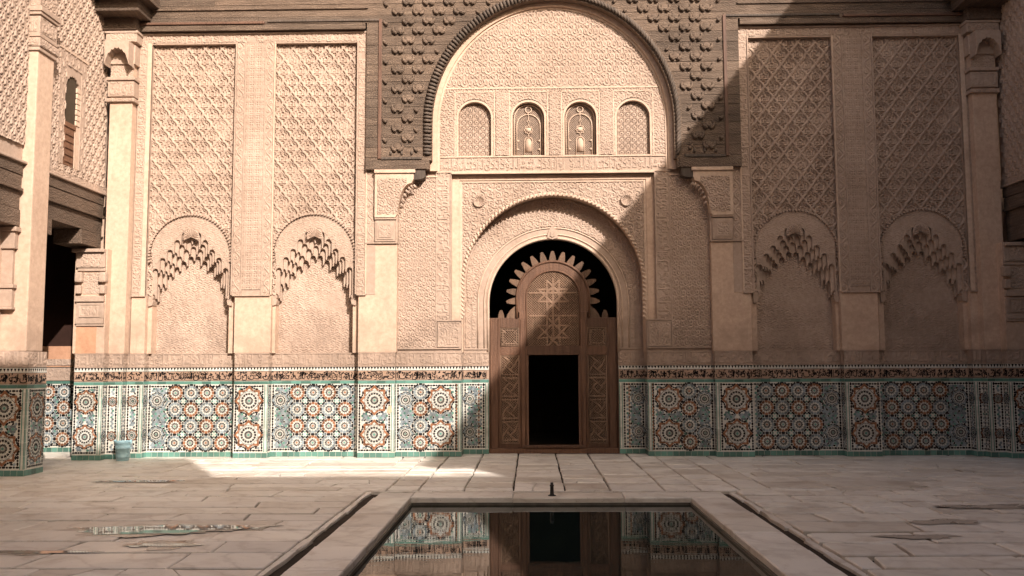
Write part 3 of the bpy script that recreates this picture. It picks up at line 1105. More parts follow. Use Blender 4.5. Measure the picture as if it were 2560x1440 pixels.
# near paving round the camera (outside the picture)
slab([(-8.6, -19.6), (9.4, -19.6), (9.4, -11.9), (-8.6, -11.9)], -0.002, parent=FLOOR, name='near_pavement')
slab([(-8.6, -11.9), (COUT[0], -11.9), (COUT[0], -9.72), (-8.6, -9.72)], -0.002, parent=FLOOR, name='near_pavement')
slab([(COUT[1], -11.9), (9.4, -11.9), (9.4, -9.72), (COUT[1], -9.72)], -0.002, parent=FLOOR, name='near_pavement')

# the water channel round the pool: a sunk bed with kerb stones on its outer side
chan = MB()
zb = -0.085
chan.box(COUT[0], CIN[0], POOL[2], COUT[2], zb - .05, zb)
chan.box(CIN[1], COUT[1], POOL[2], COUT[2], zb - .05, zb)
chan.box(CIN[0], CIN[1], CIN[2], COUT[2], zb - .05, zb)
chan.obj('water_channel', M['gutter'], None, False, kind='structure')
y = COUT[2] + 0.02
CH = bpy.data.objects['water_channel']
while y > -10.2:
    d = random.uniform(0.45, 1.1)
    for s, xa in ((1, COUT[0]), (-1, COUT[1])):
        e0, e1 = random.uniform(.045, .085), random.uniform(.045, .085)
        q = rough_edge((xa + s * e0, y - d + .008), (xa + s * e1, y - .008), .010, .6) + [(xa + s * e1, y - .008), (xa + s * .003, y - .006), (xa + s * .003, y - d + .006)]
        slab(q if s > 0 else q[::-1], random.uniform(-.022, -.004), 0.10, CH, 'kerb_stone', worn=.010, jz=.006)
        if random.random() < .45:                        # fallen bits lying in the gutter
            rx, ry = random.uniform(.03, .06), random.uniform(.06, .2)
            cx, cy = xa + s * .13, y - random.uniform(0, d)
            slab([(cx + rx * random.uniform(.7, 1.1) * math.cos(t), cy + ry * random.uniform(.7, 1.1) * math.sin(t)) for t in np.linspace(0, 2 * PI, 7)[:-1]], -.055, .03, CH, 'stone_chip', worn=.008)
    y -= d
x = COUT[0] + 0.06
while x < COUT[1] - 0.06:
    d = min(random.uniform(0.7, 1.2), COUT[1] - 0.06 - x)
    slab([(x + .004, COUT[2] - .055), (x + d - .004, COUT[2] - .055), (x + d - .004, COUT[2] - .003), (x + .004, COUT[2] - .003)], -0.012, 0.10, CH, 'kerb_stone', worn=.008, jz=.004)
    x += d

# pool: basin with coping stones, and the water in it
basin = MB()
for a, b, c, d in ((POOL[0] - .05, POOL[0] + .02, POOL[2], POOL[3] + .05), (POOL[1] - .02, POOL[1] + .05, POOL[2], POOL[3] + .05),
                   (POOL[0] + .02, POOL[1] - .02, POOL[3] - .02, POOL[3] + .05), (POOL[0] + .02, POOL[1] - .02, POOL[2] - .07, POOL[2])):
    basin.box(a, b, c, d, -0.9, -0.058)
basin.box(POOL[0], POOL[1], POOL[2], POOL[3], -0.95, -0.9)
POOLB = basin.obj('pool_basin', flat('dark_green_basin', (0.11, 0.10, 0.08), 0.4, 0.4, 0.4), None, False, kind='structure')
def coping(x0, x1, y0, y1, along, L):
    a, b = (x0, x1) if along == 'x' else (y0, y1)
    t = b
    while t > a + 0.02:
        d = L * random.uniform(.7, 1.3)
        if t - d < a + .3: d = t - a
        g = 0.0025
        p = [(t - d + g, y0), (t - g, y0), (t - g, y1), (t - d + g, y1)] if along == 'x' else [(x0, t - d + g), (x1, t - d + g), (x1, t - g), (x0, t - g)]
        q = rough_edge(p[0], p[1], .004, .3) + rough_edge(p[1], p[2], .004, .3) + rough_edge(p[2], p[3], .004, .3) + rough_edge(p[3], p[0], .004, .3)
        slab(q, 0.004, 0.062, POOLB, 'coping_stone', worn=.009)
        t -= d
coping(CIN[0], POOL[0], POOL[2], POOL[3], 'y', 1.0)
coping(POOL[1], CIN[1], POOL[2], POOL[3], 'y', 1.0)
coping(CIN[0], CIN[1], POOL[3], CIN[2], 'x', 1.1)
wm = MB()
wm.add([(POOL[0] + .021, POOL[2] + .001, -.085), (POOL[1] - .021, POOL[2] + .001, -.085), (POOL[1] - .021, POOL[3] - .021, -.085), (POOL[0] + .021, POOL[3] - .021, -.085)], [(0, 1, 2, 3)])
wm.obj('pool_water', M['water'], None, False, kind='structure')

# puddles: thin sheets of standing water with a damp margin round them
def damp_mat(name, c, r0, r1, lo, hi):
    m, nt, b = mat_base(name, r1, 0.5)
    v = coords(nt)
    n = noise(nt, v, 3.2, 5, 0.6, 0.6)
    rr = ramp(nt, n, [(lo, (r0,) * 3), (hi, (r1,) * 3)])
    nt.links.new(rr, b.inputs['Roughness'])
    col = ramp(nt, noise(nt, v, 5.0, 5, 0.6), [(0.3, tuple(x * .8 for x in c)), (0.7, tuple(x * 1.2 for x in c))])
    nt.links.new(col, b.inputs['Base Color'])
    bump(nt, b, noise(nt, v, 2.0, 2), 0.012, 0.004)
    return m
M['damp'] = damp_mat('damp_marble', (0.42, 0.37, 0.315), 0.22, 0.45, 0.4, 0.6)
M['puddle'] = damp_mat('puddle_water', (0.34, 0.30, 0.25), 0.012, 0.09, 0.50, 0.70)
def blob(rx, ry, seed, grow=1.0, n=64):
    r = random.Random(seed)
    ph = [r.uniform(0, 6.28) for _ in range(6)]
    pts = []
    for k in range(n):
        a = 2 * PI * k / n
        f = 1 + .20 * math.sin(2 * a + ph[0]) + .16 * math.sin(3 * a + ph[1]) + .12 * math.sin(5 * a + ph[2]) + .09 * math.sin(9 * a + ph[3]) + .06 * math.sin(14 * a + ph[4]) + .04 * math.sin(23 * a + ph[5])
        pts.append((rx * f * grow * math.cos(a), ry * f * grow * math.sin(a), 0))
    return pts
def puddle(cx, cy, rx, ry, seed, wet=True):
    MB().add(blob(rx * 1.12, ry * 1.25, seed + 50), [list(range(64))]).obj('damp_patch', M['damp'], FLOOR, False, (cx, cy, 0.0062))
    if wet:
        MB().add(blob(rx, ry, seed), [list(range(64))]).obj('puddle', M['puddle'], None, False, (cx, cy, 0.0088), kind='structure')
puddle(-5.50, -3.25, 0.50, 0.11, 1)
puddle(-3.70, -7.00, 0.80, 0.24, 2)
puddle(-3.33, -7.75, 0.26, 0.15, 3)
puddle(-4.30, -8.10, 0.40, 0.07, 4)
puddle(5.3, -5.6, 0.60, 0.14, 5, False)
puddle(4.2, -6.6, 0.30, 0.12, 7, False)
puddle(3.6, -7.4, 0.26, 0.10, 9, False)

# ================================================================== THE FAR WALL
WALL = empty('courtyard_wall', (0, 0, 0), label='tall carved stucco wall with tiled dado and niches facing across the pool', cat='wall')
def U(s, u): return AX + s * u
def span(s, ua, ub):
    a, b = U(s, ua), U(s, ub)
    return (min(a, b), max(a, b))
def wbox(name, x0, x1, y0, y1, z0, z1, mat='plain', c=0.006, parent=None):
    return MB().box(x0, x1, y0, y1, z0, z1, c).obj(name, M[mat], parent or WALL)
def moulding(name, x0, x1, z0, z1, y, d=0.02, mat='carved', c=0.005):
    return wbox(name, x0, x1, y - d, y + 0.03, z0, z1, mat, c)

# mass behind everything
for s in (-1, 1):
    a, b = span(s, 1.72, 8.4)
    wbox('wall_core', a, b, 0.44, 1.0, 0.0, 11.3, 'plain', 0)
wbox('wall_core', U(-1, 1.72), U(1, 1.72), 0.44, 1.0, 4.78, 11.3, 'plain', 0)
wbox('upper_wall', U(-1, 8.4), U(1, 8.4), 0.10, 0.437, 8.9, 11.3, 'plain', 0)

for s in (-1, 1):
    rzr = PI / 2 if s < 0 else -PI / 2
    # ---- dado: fronts then the returns that step the wall back
    def front(ua, ub, y, kind, edge=''):
        a, b = span(s, ua, ub)
        e = edge if s < 0 else edge.replace('r', 'q').replace('l', 'r').replace('q', 'l')
        dado(WALL, a, y, b - a, kind, 0.0, s > 0, True, e)
        # carved stucco course and its sill above the tiles
        sheet('carved_course', WALL, a, 1.615, y + 0.004, b - a, 0.215, 'text', 0.014, ox=(ua * 0.7) % 2.0, res=0.0085)
        wbox('course_bead', a, b, y - 0.012, y + 0.05, 1.600, 1.616, 'carved', 0.003)
        wbox('course_bead', a, b, y - 0.008, y + 0.06, 1.829, 1.850, 'carved', 0.003)
    def ret(u, ya, yb, kind='side'):
        w = yb - ya - 0.001
        loc = (U(s, u), ya) if s < 0 else (U(s, u), yb)
        dado(WALL, loc[0], loc[1], w, kind, rzr, s > 0, True, '')
        sheet('carved_course', WALL, loc[0], 1.615, loc[1], w, 0.215, 'text', 0.010, rz=rzr)
        x0, x1 = (loc[0] - .05, loc[0] + .010) if s < 0 else (loc[0] - .010, loc[0] + .05)
        wbox('course_bead', x0, x1, ya + .001, yb - .001, 1.6005, 1.6155, 'carved', 0.003)
        wbox('course_bead', x0, x1, ya + .001, yb - .001, 1.8295, 1.8495, 'carved', 0.003)
    front(5.70, 5.09, 0.0, 'pier', 'r')
    front(3.49, 2.83, 0.0, 'pier', 'r')
    front(7.63, 7.33, 0.0, 'pier', 'r')
    front(7.33, 5.70, 0.20, 'bay')
    front(5.09, 3.49, 0.20, 'bay')
    front(2.83, 1.66, 0.15, 'flank', 'r')
    front(1.66, 1.19, 0.60, 'jamb', 'r')
    ret(7.33, 0.0, 0.20)
    ret(5.09, 0.0, 0.20)
    ret(2.83, 0.0, 0.15)
    ret(1.66, 0.15, 0.60, 'side')
    # hidden faces of the recesses, towards the other side
    for u, yb in ((5.70, 0.20), (3.49, 0.20)):
        a = U(s, u)
        x0, x1 = (a - .004, a + .1) if s < 0 else (a - .1, a + .004)
        wbox('recess_cheek', min(x0, x1), max(x0, x1), 0.02, yb + .02, 0, 1.60, 'carved', 0)
    # ---- plain piers above the dado
    a, b = span(s, 5.73, 5.07)
    wbox('pier', a, b, 0.012, 0.44, 1.851, 2.885, 'plain', 0.008)
    a, b = span(s, 3.50, 2.81)
    wbox('pier', a, b, 0.012, 0.44, 1.851, 3.80, 'plain', 0.008)
    a, b = span(s, 7.60, 7.34)
    wbox('pier', a, b, 0.012, 0.44, 1.851, 2.885, 'plain', 0.008)
    # ---- carved frames round the niche panels
    def vstrip(ua, ub, z0, z1, y, pat, d=0.017, **kw):
        x0, x1 = span(s, ua, ub)
        return sheet('carved_strip', WALL, x0, z0, y, x1 - x0, z1 - z0, pat, d, **kw)
    for ua, ub, z0 in ((7.58, 7.43, 2.89), (3.53, 3.38, 2.89)):
        vstrip(ua, ub, z0, 7.70, 0.0, 'text_sv', key=('vs', round(z0, 2)), res=0.0085)
    for ua, ub in ((5.77, 5.625), (5.235, 5.09)):
        vstrip(ua, ub, 2.89, 7.545, 0.0, 'vine', key='vs_in', res=0.0085)
    vstrip(5.60, 5.26, 2.99, 7.53, 0.0, 'star', key='vs_star', d=0.018, ox=.02, res=0.0085)
    a, b = span(s, 7.43, 3.53)
    sheet('carved_strip', WALL, a, 7.555, 0.0, b - a, 0.145, 'text_s', 0.017, key='hs_top', res=0.0085)
    a, b = span(s, 7.60, 3.36)
    moulding('frame_bead', a, b, 7.70, 7.735, 0.0, 0.03, 'carved')
    # flat body behind the strips
    a, b = span(s, 5.775, 5.085)
    wbox('pilaster', a, b, 0.004, 0.44, 2.886, 7.70, 'carved', 0)
    a, b = span(s, 7.60, 7.352)
    wbox('pilaster', a, b, 0.004, 0.44, 2.886, 7.70, 'carved', 0)
    a, b = span(s, 3.54, 3.20)
    wbox('pilaster', a, b, 0.004, 0.44, 2.886, 7.70, 'carved', 0)
    a, b = span(s, 7.352, 5.775)
    wbox('panel_head', a, b, 0.004, 0.44, 7.53, 7.70, 'carved', 0)
    a, b = span(s, 5.085, 3.54)
    wbox('panel_head', a, b, 0.004, 0.44, 7.53, 7.70, 'carved', 0)
    for u0, u1 in ((7.43, 7.352), (5.80, 5.775), (5.625, 5.60), (5.26, 5.235), (5.085, 5.06), (3.56, 3.535), (3.385, 3.355)):
        a, b = span(s, u0, u1)
        moulding('frame_bead', a, b, 2.89, 7.553 if u0 < 5.7 and u0 > 5.2 else 7.55, 0.0, 0.022, 'pale' if u0 in (5.085, 7.43, 3.385) else 'carved')
    for u0, u1 in ((7.60, 7.34), (5.77, 5.09), (3.53, 3.36)):
        a, b = span(s, u0, u1)
        moulding('strip_foot', a, b, 2.87, 2.89, 0.0, 0.028, 'carved')
    # ---- lattice panels and niches
    for uc in (6.567, 4.318):
        cx = U(s, uc)
        hw = 0.785
        W2 = 2 * hw
        zc, ro = 3.62, 0.735
        inside = lambda x, z: ((x - hw) ** 2 + (z + 2.89 - zc) ** 2 < (ro - .04) ** 2) | ((abs(x - hw) < ro - .04) & (z + 2.89 < zc))
        def headband(X, Z):
            e = np.minimum(X, W2 - X)
            return np.where((Z > 7.53 - 2.89 - 0.05), 0.0, 0.0)
        sheet('lattice_panel', WALL, cx - hw, 2.89, 0.115, W2, 7.53 - 2.89, 'sebka', 0.046, key='sebka', ox=0.156 - hw, oz=-0.06, mask=lambda x, z: ~inside(x, z), res=0.0088, wear=0.28)
        nich = empty('niche', (cx, 0, 0), 0.0, WALL)
        # four stepped tiers of little vaults
        GX = [0, .12, .23, .35, .44, .53, .60, .66, .73]
        GZ = [3.66, 3.60, 3.50, 3.42, 3.34, 3.23, 3.08, 2.92, 2.84]
        FX = [0, .10, .24, .33, .43, .54, .63, .67, .70, .73]
        FZ = [4.08, 4.06, 3.93, 3.80, 3.67, 3.55, 3.42, 3.30, 2.96, 2.90]
        cell = 0.128
        for j in range(4):
            y0 = 0.075 + 0.058 * j
            xs, zb_ = [], []
            off = 0.5 if j % 2 else 0.0
            n = 6
            for i in range(-n, n + 1):
                xc = (i + off) * cell
                if abs(xc) > 0.74: continue
                top = np.interp(abs(xc), FX, FZ) * (1 - j / 3) + np.interp(abs(xc), GX, GZ) * j / 3
                r = cell / 2 - 0.010
                for t in np.linspace(-1, 1, 11):
                    xs.append(xc + t * r)
                    zb_.append(top - 0.055 + 0.055 * math.sqrt(max(0, 1 - t * t)))
                nxt = np.interp(abs(xc + cell), FX, FZ) * (1 - j / 3) + np.interp(abs(xc + cell), GX, GZ) * j / 3
                zp = min(top, nxt) - 0.06 - 0.022
                xs += [xc + r + 0.001, xc + cell - r - 0.001]
                zb_ += [zp, zp]
            lo, hi = [], []
            for q, zz in zip(xs, zb_):
                q = max(-0.735, min(0.735, q))
                zt = zc + math.sqrt(max(0.0, ro * ro - q * q)) if j == 0 else 4.30
                zz = max(zz, 2.80)
                lo.append((q, min(zz, zt - .01)))
                hi.append((q, zt))
            o = MB().strip(lo, hi, y0, y0 + 0.0585).obj('vault_tier', M['carved'], nich)
        # carved face of the arch ring (thin relief over the first tier)
        lo_f = lambda x: np.interp(np.abs(x), FX, FZ)
        sheet('arch_face', nich, -ro, 2.9, 0.074, 2 * ro, 1.48, 'leaf', 0.010, key='archface', res=0.01,
              mask=lambda x, z: ((x - ro) ** 2 + (z + 2.9 - zc) ** 2 < (ro - .03) ** 2) & (z + 2.9 > lo_f(x - ro) + 0.03) & (z + 2.9 > zc - .25))
        # fluted shell at the crown
        sh = MB()
        nr = 28
        vs = [(0, -.01, 0)]
        for k in range(nr + 1):
            a = PI * (-0.15 + 1.30 * k / nr)
            d = 0.016 if k % 2 else 0.0
            vs += [(.07 * math.cos(a), -.012 - d, .07 * math.sin(a)), (.135 * math.cos(a), -.020 - d * .8, .135 * math.sin(a)), (.15 * math.cos(a), 0.004, .15 * math.sin(a))]
        fs = []
        for k in range(nr):
            i, q = 1 + 3 * k, 4 + 3 * k
            fs += [[0, i, q], [i, i + 1, q + 1, q], [i + 1, i + 2, q + 2, q + 1]]
        sh.add(vs, fs)
        sh.obj('shell', M['carved'], nich, False, (0, 0.070, 3.955))
        # beaded rim
        bd = MB()
        for k in range(46):
            a = -0.14 + (PI + 0.28) * k / 45
            px, pz = (ro + .012) * math.cos(a), zc + (ro + .012) * math.sin(a)
            t = a + PI / 2
            pp = [(px + .020 * math.cos(t + d) * q, pz + .020 * math.sin(t + d) * q) for d, q in ((0, 1), (.8, 1), (1.57, 1), (2.36, 1), (3.14, 1), (3.9, 1), (4.71, 1), (5.5, 1))]
            bd.prism(pp, 0.022, 0.12)
        o = bd.obj('bead_rim', M['carved'], nich)
        o['kind'] = 'stuff'
        # carved back, plain cheeks, little brackets
        sheet('niche_back', nich, -0.70, 1.85, 0.345, 1.40, 2.3, 'leaf', 0.017, key='nicheback', res=0.0095, wear=0.5)
        MB().box(-.79, -.70, 0.13, 0.44, 1.851, 4.35).obj('niche_cheek', M['plain'], nich)
        MB().box(.70, .79, 0.13, 0.44, 1.851, 4.35).obj('niche_cheek', M['plain'], nich)
        for q in (-1, 1):
            br = MB()
            br.prism([(-.045, .0), (.03, .02), (.045, .09), (.03, .13), (.045, .15), (.045, .19), (-.045, .19)], -0.03, 0.16)
            bo = br.obj('niche_bracket', M['carved'], nich, False, (q * -0.0 + q * .715, 0.12, 2.70))
            bo.scale = (-q, 1, 1)
        MB().box(-.79, .79, 0.19, 0.44, 1.832, 1.852).obj('niche_sill', M['carved'], nich)

    # ---- strip beside the bracket, bracket, block
    vstrip(3.37, 3.215, 3.83, 5.14, 0.0, 'vine', key='vs_br')
    a, b = span(s, 3.54, 2.80)
    wbox('pilaster', a, b, 0.006, 0.44, 3.801, 5.14, 'carved', 0)
    moulding('frame_bead', *span(s, 3.385, 2.80), 3.80, 3.825, 0.0, 0.03)
    # block with nested frames
    a, b = span(s, 3.20, 2.835)
    blk = MB()
    blk.box(a, b, -0.045, 0.10, 3.835, 4.215, 0.008)
    blk.box(a + .035, b - .035, -0.058, 0.0, 3.87, 4.18, 0.006)
    blk.obj('corbel_block', M['carved'], WALL)
    sheet('block_carving', WALL, a + .075, 3.91, -0.060, b - a - .15, 0.23, 'scroll', 0.009, key='blk', rim=.012, res=.007)
    wbox('block_bead', a - .008, b + .012, -0.065, 0.10, 4.232, 4.262, 'carved', 0.008)
    # bracket: quarter-arch console reaching under the timber arch
    pts = [(0, 0), (0.37, 0)]
    for k in range(13):
        t = k / 12 * PI / 2
        pts.append((0.41 + 0.25 * (1 - math.cos(t)), 0.06 + 0.56 * math.sin(t)))
    pts += [(0.70, 0.70), (0.70, 0.80), (0, 0.80)]
    br = MB()
    q = [(p[0], p[1]) for p in pts] if s < 0 else [(-p[0], p[1]) for p in pts][::-1]
    br.prism(q, -0.08, 0.22)
    e = 0.73 if s < 0 else -0.73
    br.box(min(-.01 * (1 if s < 0 else -1), e), max(-.01 * (1 if s < 0 else -1), e), -0.115, 0.22, 0.80, 0.865, 0.012)
    bo = br.obj('bracket', M['pale'], WALL, False, (U(s, 3.205), 0, 4.268))
    sheet('bracket_carving', WALL, U(s, 3.205) + (.055 if s < 0 else -.055 - .52), 4.268 + .06, -0.083, 0.52, 0.64, 'scroll', 0.017, res=.007,
          mask=(lambda x, z: ~(((x - .35) > 0) & (z < np.interp(x, [.35, .40, .46, .52], [0.0, .32, .48, .56])))) if s < 0 else
               (lambda x, z: ~((x < .17) & (z < np.interp(.52 - x, [.35, .40, .46, .52], [0.0, .32, .48, .56])))))
    # leafy tongue hanging on the curve of the bracket
    lf = MB()
    for k in range(7):
        t = (0.25 + 0.75 * k / 6) * PI / 2
        px, pz = 0.44 + 0.25 * (1 - math.cos(t)), 0.03 + 0.56 * math.sin(t)
        if s > 0: px = -px
        dx = .035 if s < 0 else -.035
        lf.tube([(px, -0.04, pz), (px + dx, -0.02, pz - .03), (px + dx * 1.2, 0.03, pz - .07)], [.026, .022, .008], 6)
    lf.obj('bracket_leaf', M['carved'], WALL, True, (U(s, 3.205), 0, 4.268))

    # ---- flank panel, vertical inscription, small arched panel
    a, b = span(s, 2.81, 2.13)
    sheet('flank_panel', WALL, a, 1.93, 0.155, b - a, 3.10, 'lyre_s', 0.021, key='flank', res=0.0078, ox=.0)
    wbox('flank_back', a - (.02 if s > 0 else 0), b + (.02 if s < 0 else 0), 0.17, 0.44, 1.851, 5.2, 'carved', 0)
    a, b = span(s, 2.105, 1.865)
    sheet('vertical_inscription', WALL, a, 2.43, 0.150, b - a, 2.70, 'text_v', 0.020, key='vtext', res=0.0078)
    a, b = span(s, 2.13, 1.66)
    wbox('flank_back', a, b, 0.168, 0.44, 1.851, 2.41, 'carved', 0)
    wbox('flank_back', *span(s, 2.13, 1.84), 0.168, 0.44, 2.41, 5.15, 'carved', 0)
    for u0, u1, z0 in ((2.13, 2.105, 1.93), (1.865, 1.84, 2.43)):
        moulding('panel_bead', *span(s, u0, u1), z0, 5.13, 0.15, 0.016)
    moulding('panel_bead', *span(s, 2.105, 1.66), 2.405, 2.43, 0.15, 0.02)
    a, b = span(s, 2.09, 1.69)
    sheet('arched_panel', WALL, a, 1.945, 0.150, b - a, 0.45, 'scroll_b', 0.012, res=0.0078, rim=0.016,
          extra=lambda X, Z: np.where(np.abs(np.hypot((X % 0.2) - .1, np.clip(Z - .26, 0, 9)) - .078) < .011, .016, 0) * ((Z > .05) & (Z < .40)))
    moulding('panel_bead', *span(s, 2.83, 1.66), 1.905, 1.93, 0.15, 0.018)
    moulding('panel_bead', *span(s, 2.83, 2.10), 5.03, 5.06, 0.15, 0.025, 'plain')

# ---- inside the great arch -------------------------------------------------
A_, B_, ZS = 2.18, 2.28, 6.0
def arch_u(z, grow=0.0):
    if z <= ZS: return A_ + grow
    t = (z - ZS) / (B_ + grow)
    return (A_ + grow) * math.sqrt(max(0.0, 1 - t * t))
arch_np = lambda z: np.where(z <= ZS, A_, A_ * np.sqrt(np.clip(1 - ((z - ZS) / B_) ** 2, 0, 1)))
# tympanum
W = 2 * 2.1
sheet('tympanum', WALL, AX - 2.1, 6.70, 0.145, W, 1.55, 'lyre', 0.022, res=0.0082, ox=0.145 - 2.1 % 0.29,
      mask=lambda x, z: np.abs(x - 2.1) < arch_np(z + 6.70) - 0.11)
wbox('tympanum_back', AX - 2.25, AX + 2.25, 0.30, 0.44, 5.1, 8.6, 'carved', 0)
# plain cove following the arch
def arch_curve(grow, z0, n=40):
    L = [(-(A_ + grow), z0)]
    for k in range(n + 1):
        a = PI - PI * k / n
        L.append(((A_ + grow) * math.cos(a), ZS + (B_ + grow) * math.sin(a)))
    L.append(((A_ + grow), z0))
    return L
for g0, g1, y0, y1, mt in ((-0.085, 0.06, 0.085, 0.30, 'plain'), (-0.125, -0.085, 0.125, 0.30, 'pale')):
    o = MB().strip([(AX + p[0], p[1]) for p in arch_curve(g0, 5.14)], [(AX + p[0], p[1]) for p in arch_curve(g1, 5.14)], y0, y1).obj('arch_cove', M[mt], WALL)
# string beads
moulding('string_bead', AX - 2.06, AX + 2.06, 6.665, 6.70, 0.15, 0.02, 'pale')
moulding('string_bead', AX - 2.10, AX + 2.10, 5.39, 5.415, 0.15, 0.022, 'pale')
moulding('string_bead', AX - 2.13, AX + 2.13, 5.112, 5.135, 0.15, 0.03, 'pale')
sheet('inscription_band', WALL, AX - 2.10, 5.14, 0.15, 4.20, 0.25, 'text', 0.021, res=0.0078, oz=-.008)
# window row
WIN = [(-1.418, 0.305), (-0.435, 0.295), (0.515, 0.293), (1.478, 0.305)]
zw0, zsp = 5.42, 6.13
def win_hole(x, z, extra=0.0):
    m = np.zeros_like(x, bool)
    for c, h in WIN:
        m |= (np.abs(x - c) < h + extra) & (z < zsp)
        m |= ((x - c) ** 2 + ((z - zsp) * h / (h + 0.02)) ** 2 < (h + extra) ** 2) & (z >= zsp)
    return m
sheet('window_spandrels', WALL, AX - 2.08, 5.415, 0.15, 4.16, 1.25, 'scroll', 0.020, res=0.0082,
      mask=lambda x, z: ~win_hole(x - 2.08, z + 5.415, 0.028) & (np.abs(x - 2.08) < arch_np(z + 5.415) - 0.10))
for c, h in WIN:
    for e in (-1, 1):
        x = AX + c + e * (h + 0.055)
        moulding('window_bead', x - .012, x + .012, 5.42, 6.60, 0.15, 0.018, 'pale')
    moulding('window_bead', AX + c - h - .055, AX + c + h + .055, 6.60, 6.622, 0.15, 0.018, 'pale')
for u0, u1 in ((-1.03, -0.80), (-0.05, 0.13), (0.88, 1.10)):
    sheet('carved_strip', WALL, AX + u0, 5.43, 0.138, u1 - u0, 1.20, 'zig', 0.020, res=0.0082)
for i, (c, h) in enumerate(WIN):
    cx = AX + c
    win = empty('window', (cx, 0.15, 0), 0.0, WALL)
    lo, hi = [], []
    def arc(r, n=22):
        L = [(-r, zw0)]
        for k in range(n + 1):
            a = PI - PI * k / n
            L.append((r * math.cos(a), zsp + r * math.sin(a)))
        L.append((r, zw0))
        return L
    MB().strip(arc(h - .004), arc(h + .034), -0.012, 0.15).obj('frame', M['pale'], win)
    if i in (0, 3):
        sheet('grille', win, -h, zw0, 0.10, 2 * h, 1.06, 'grille', 0.022, key='gr', res=0.0052, wear=0.0, ox=-h % 0.118 + .03, holes=.3,
              mask=lambda x, z: (x - .3) ** 2 + np.clip(z + zw0 - zsp, 0, 9) ** 2 < 0.302 ** 2)
    else:
        sheet('grille', win, -h, zw0, 0.125, 2 * h, 1.06, 'mesh', 0.014, key='gr2', res=0.0046, wear=0.0, holes=.5,
              mask=lambda x, z: (x - .294) ** 2 + np.clip(z + zw0 - zsp, 0, 9) ** 2 < 0.294 ** 2)
        tr = MB()                                       # plaster tracery over the mesh
        R3 = lambda pts: [(p[0], 0.098, p[1]) for p in pts]
        tr.tube(R3(ring(0, 6.30, .055, 20)), .011, 6)
        inner = [(-.215, zw0 + .02)] + [(.215 * math.cos(PI - PI * k / 14), 6.0 + .215 * math.sin(PI - PI * k / 14)) for k in range(15)] + [(.215, zw0 + .02)]
        tr.tube(R3(inner), .011, 6)
        outer = [(-.262, zw0 + .02)] + [(.262 * math.cos(PI - PI * k / 14), zsp + .262 * math.sin(PI - PI * k / 14)) for k in range(15)] + [(.262, zw0 + .02)]
        tr.tube(R3(outer), .012, 6)
        st = []
        for k in range(17):
            a = PI / 8 * k + PI / 8
            r = .085 if k % 2 else .062
            st.append((r * math.cos(a), 5.925 + r * math.sin(a)))
        tr.tube(R3(st), .010, 6)
        tr.tube(R3([(0, 6.245), (0, 6.12), (.022, 6.08), (0, 6.045), (-.022, 6.08), (0, 6.12)]), .008, 5)
        tr.tube(R3([(0, 6.04), (0, 6.01)]), .008, 5)
        tr.tube(R3([(-.075, zw0 + .02)] + [(.075 * math.cos(PI - PI * k / 10), 5.70 + .09 * math.sin(PI - PI * k / 10)) for k in range(11)] + [(.075, zw0 + .02)]), .010, 6)
        tr.prism([(-.06, 5.52), (.06, 5.52), (.06, 5.70), (.03, 5.755), (0, 5.77), (-.03, 5.755), (-.06, 5.70)], 0.09, 0.12)
        tr.tube(R3([(0, 5.84), (0, 5.79)]), .008, 5)
        tr.prism([(-.05, 5.885), (.05, 5.885), (.05, 5.965), (-.05, 5.965)], 0.09, 0.12)
        for zz in (5.56, 5.72):
            for q in (-1, 1):
                tr.prism([(q * .21 - .0, zz - .025), (q * .21 - q * .045, zz), (q * .21, zz + .025)][::(1 if q < 0 else -1)], 0.09, 0.12)
        tr.box(-.28, .28, .085, .12, zw0, zw0 + .03)
        tr.obj('tracery', M['pale'], win, True)
    MB().box(-h + .001, h - .001, 0.142, 0.146, zw0, 6.44).obj('void_shade_panel', M['interior_shade'], win)  # dark panel painted as the unlit interior behind the grille
    MB().box(-h - .02, h + .02, -0.02, 0.15, zw0 - .012, zw0 + .002).obj('sill', M['pale'], win)

# ---- the portal: frame, spandrel with scalloped arch, deep ring, jambs -----
moulding('portal_frame', AX - 1.84, AX + 1.84, 5.085, 5.112, 0.14, 0.03, 'pale')
# sloped outer reveal and inner frame
zt = 5.085
for s in (-1, 1):
    a, b = span(s, 1.84, 1.70)
    wbox('portal_frame', a, b, 0.225, 0.44, 2.43, zt, 'plain', 0.006)
    a, b = span(s, 1.70, 1.655)
    wbox('portal_frame', a, b, 0.245, 0.44, 2.43, 4.98, 'pale', 0.006)
wbox('portal_frame', AX - 1.70, AX + 1.70, 0.225, 0.44, 4.985, zt, 'plain', 0.006)
wbox('portal_frame', AX - 1.655, AX + 1.655, 0.245, 0.44, 4.945, 4.985, 'pale', 0.006)
RS, ZC = 1.645, 3.08
sheet('portal_spandrel', WALL, AX - 1.655, 3.0, 0.268, 3.31, 1.945, 'scroll_b', 0.022, res=0.0082,
      mask=lambda x, z: (x - 1.655) ** 2 + (z + 3.0 - ZC) ** 2 > (RS - .01) ** 2)
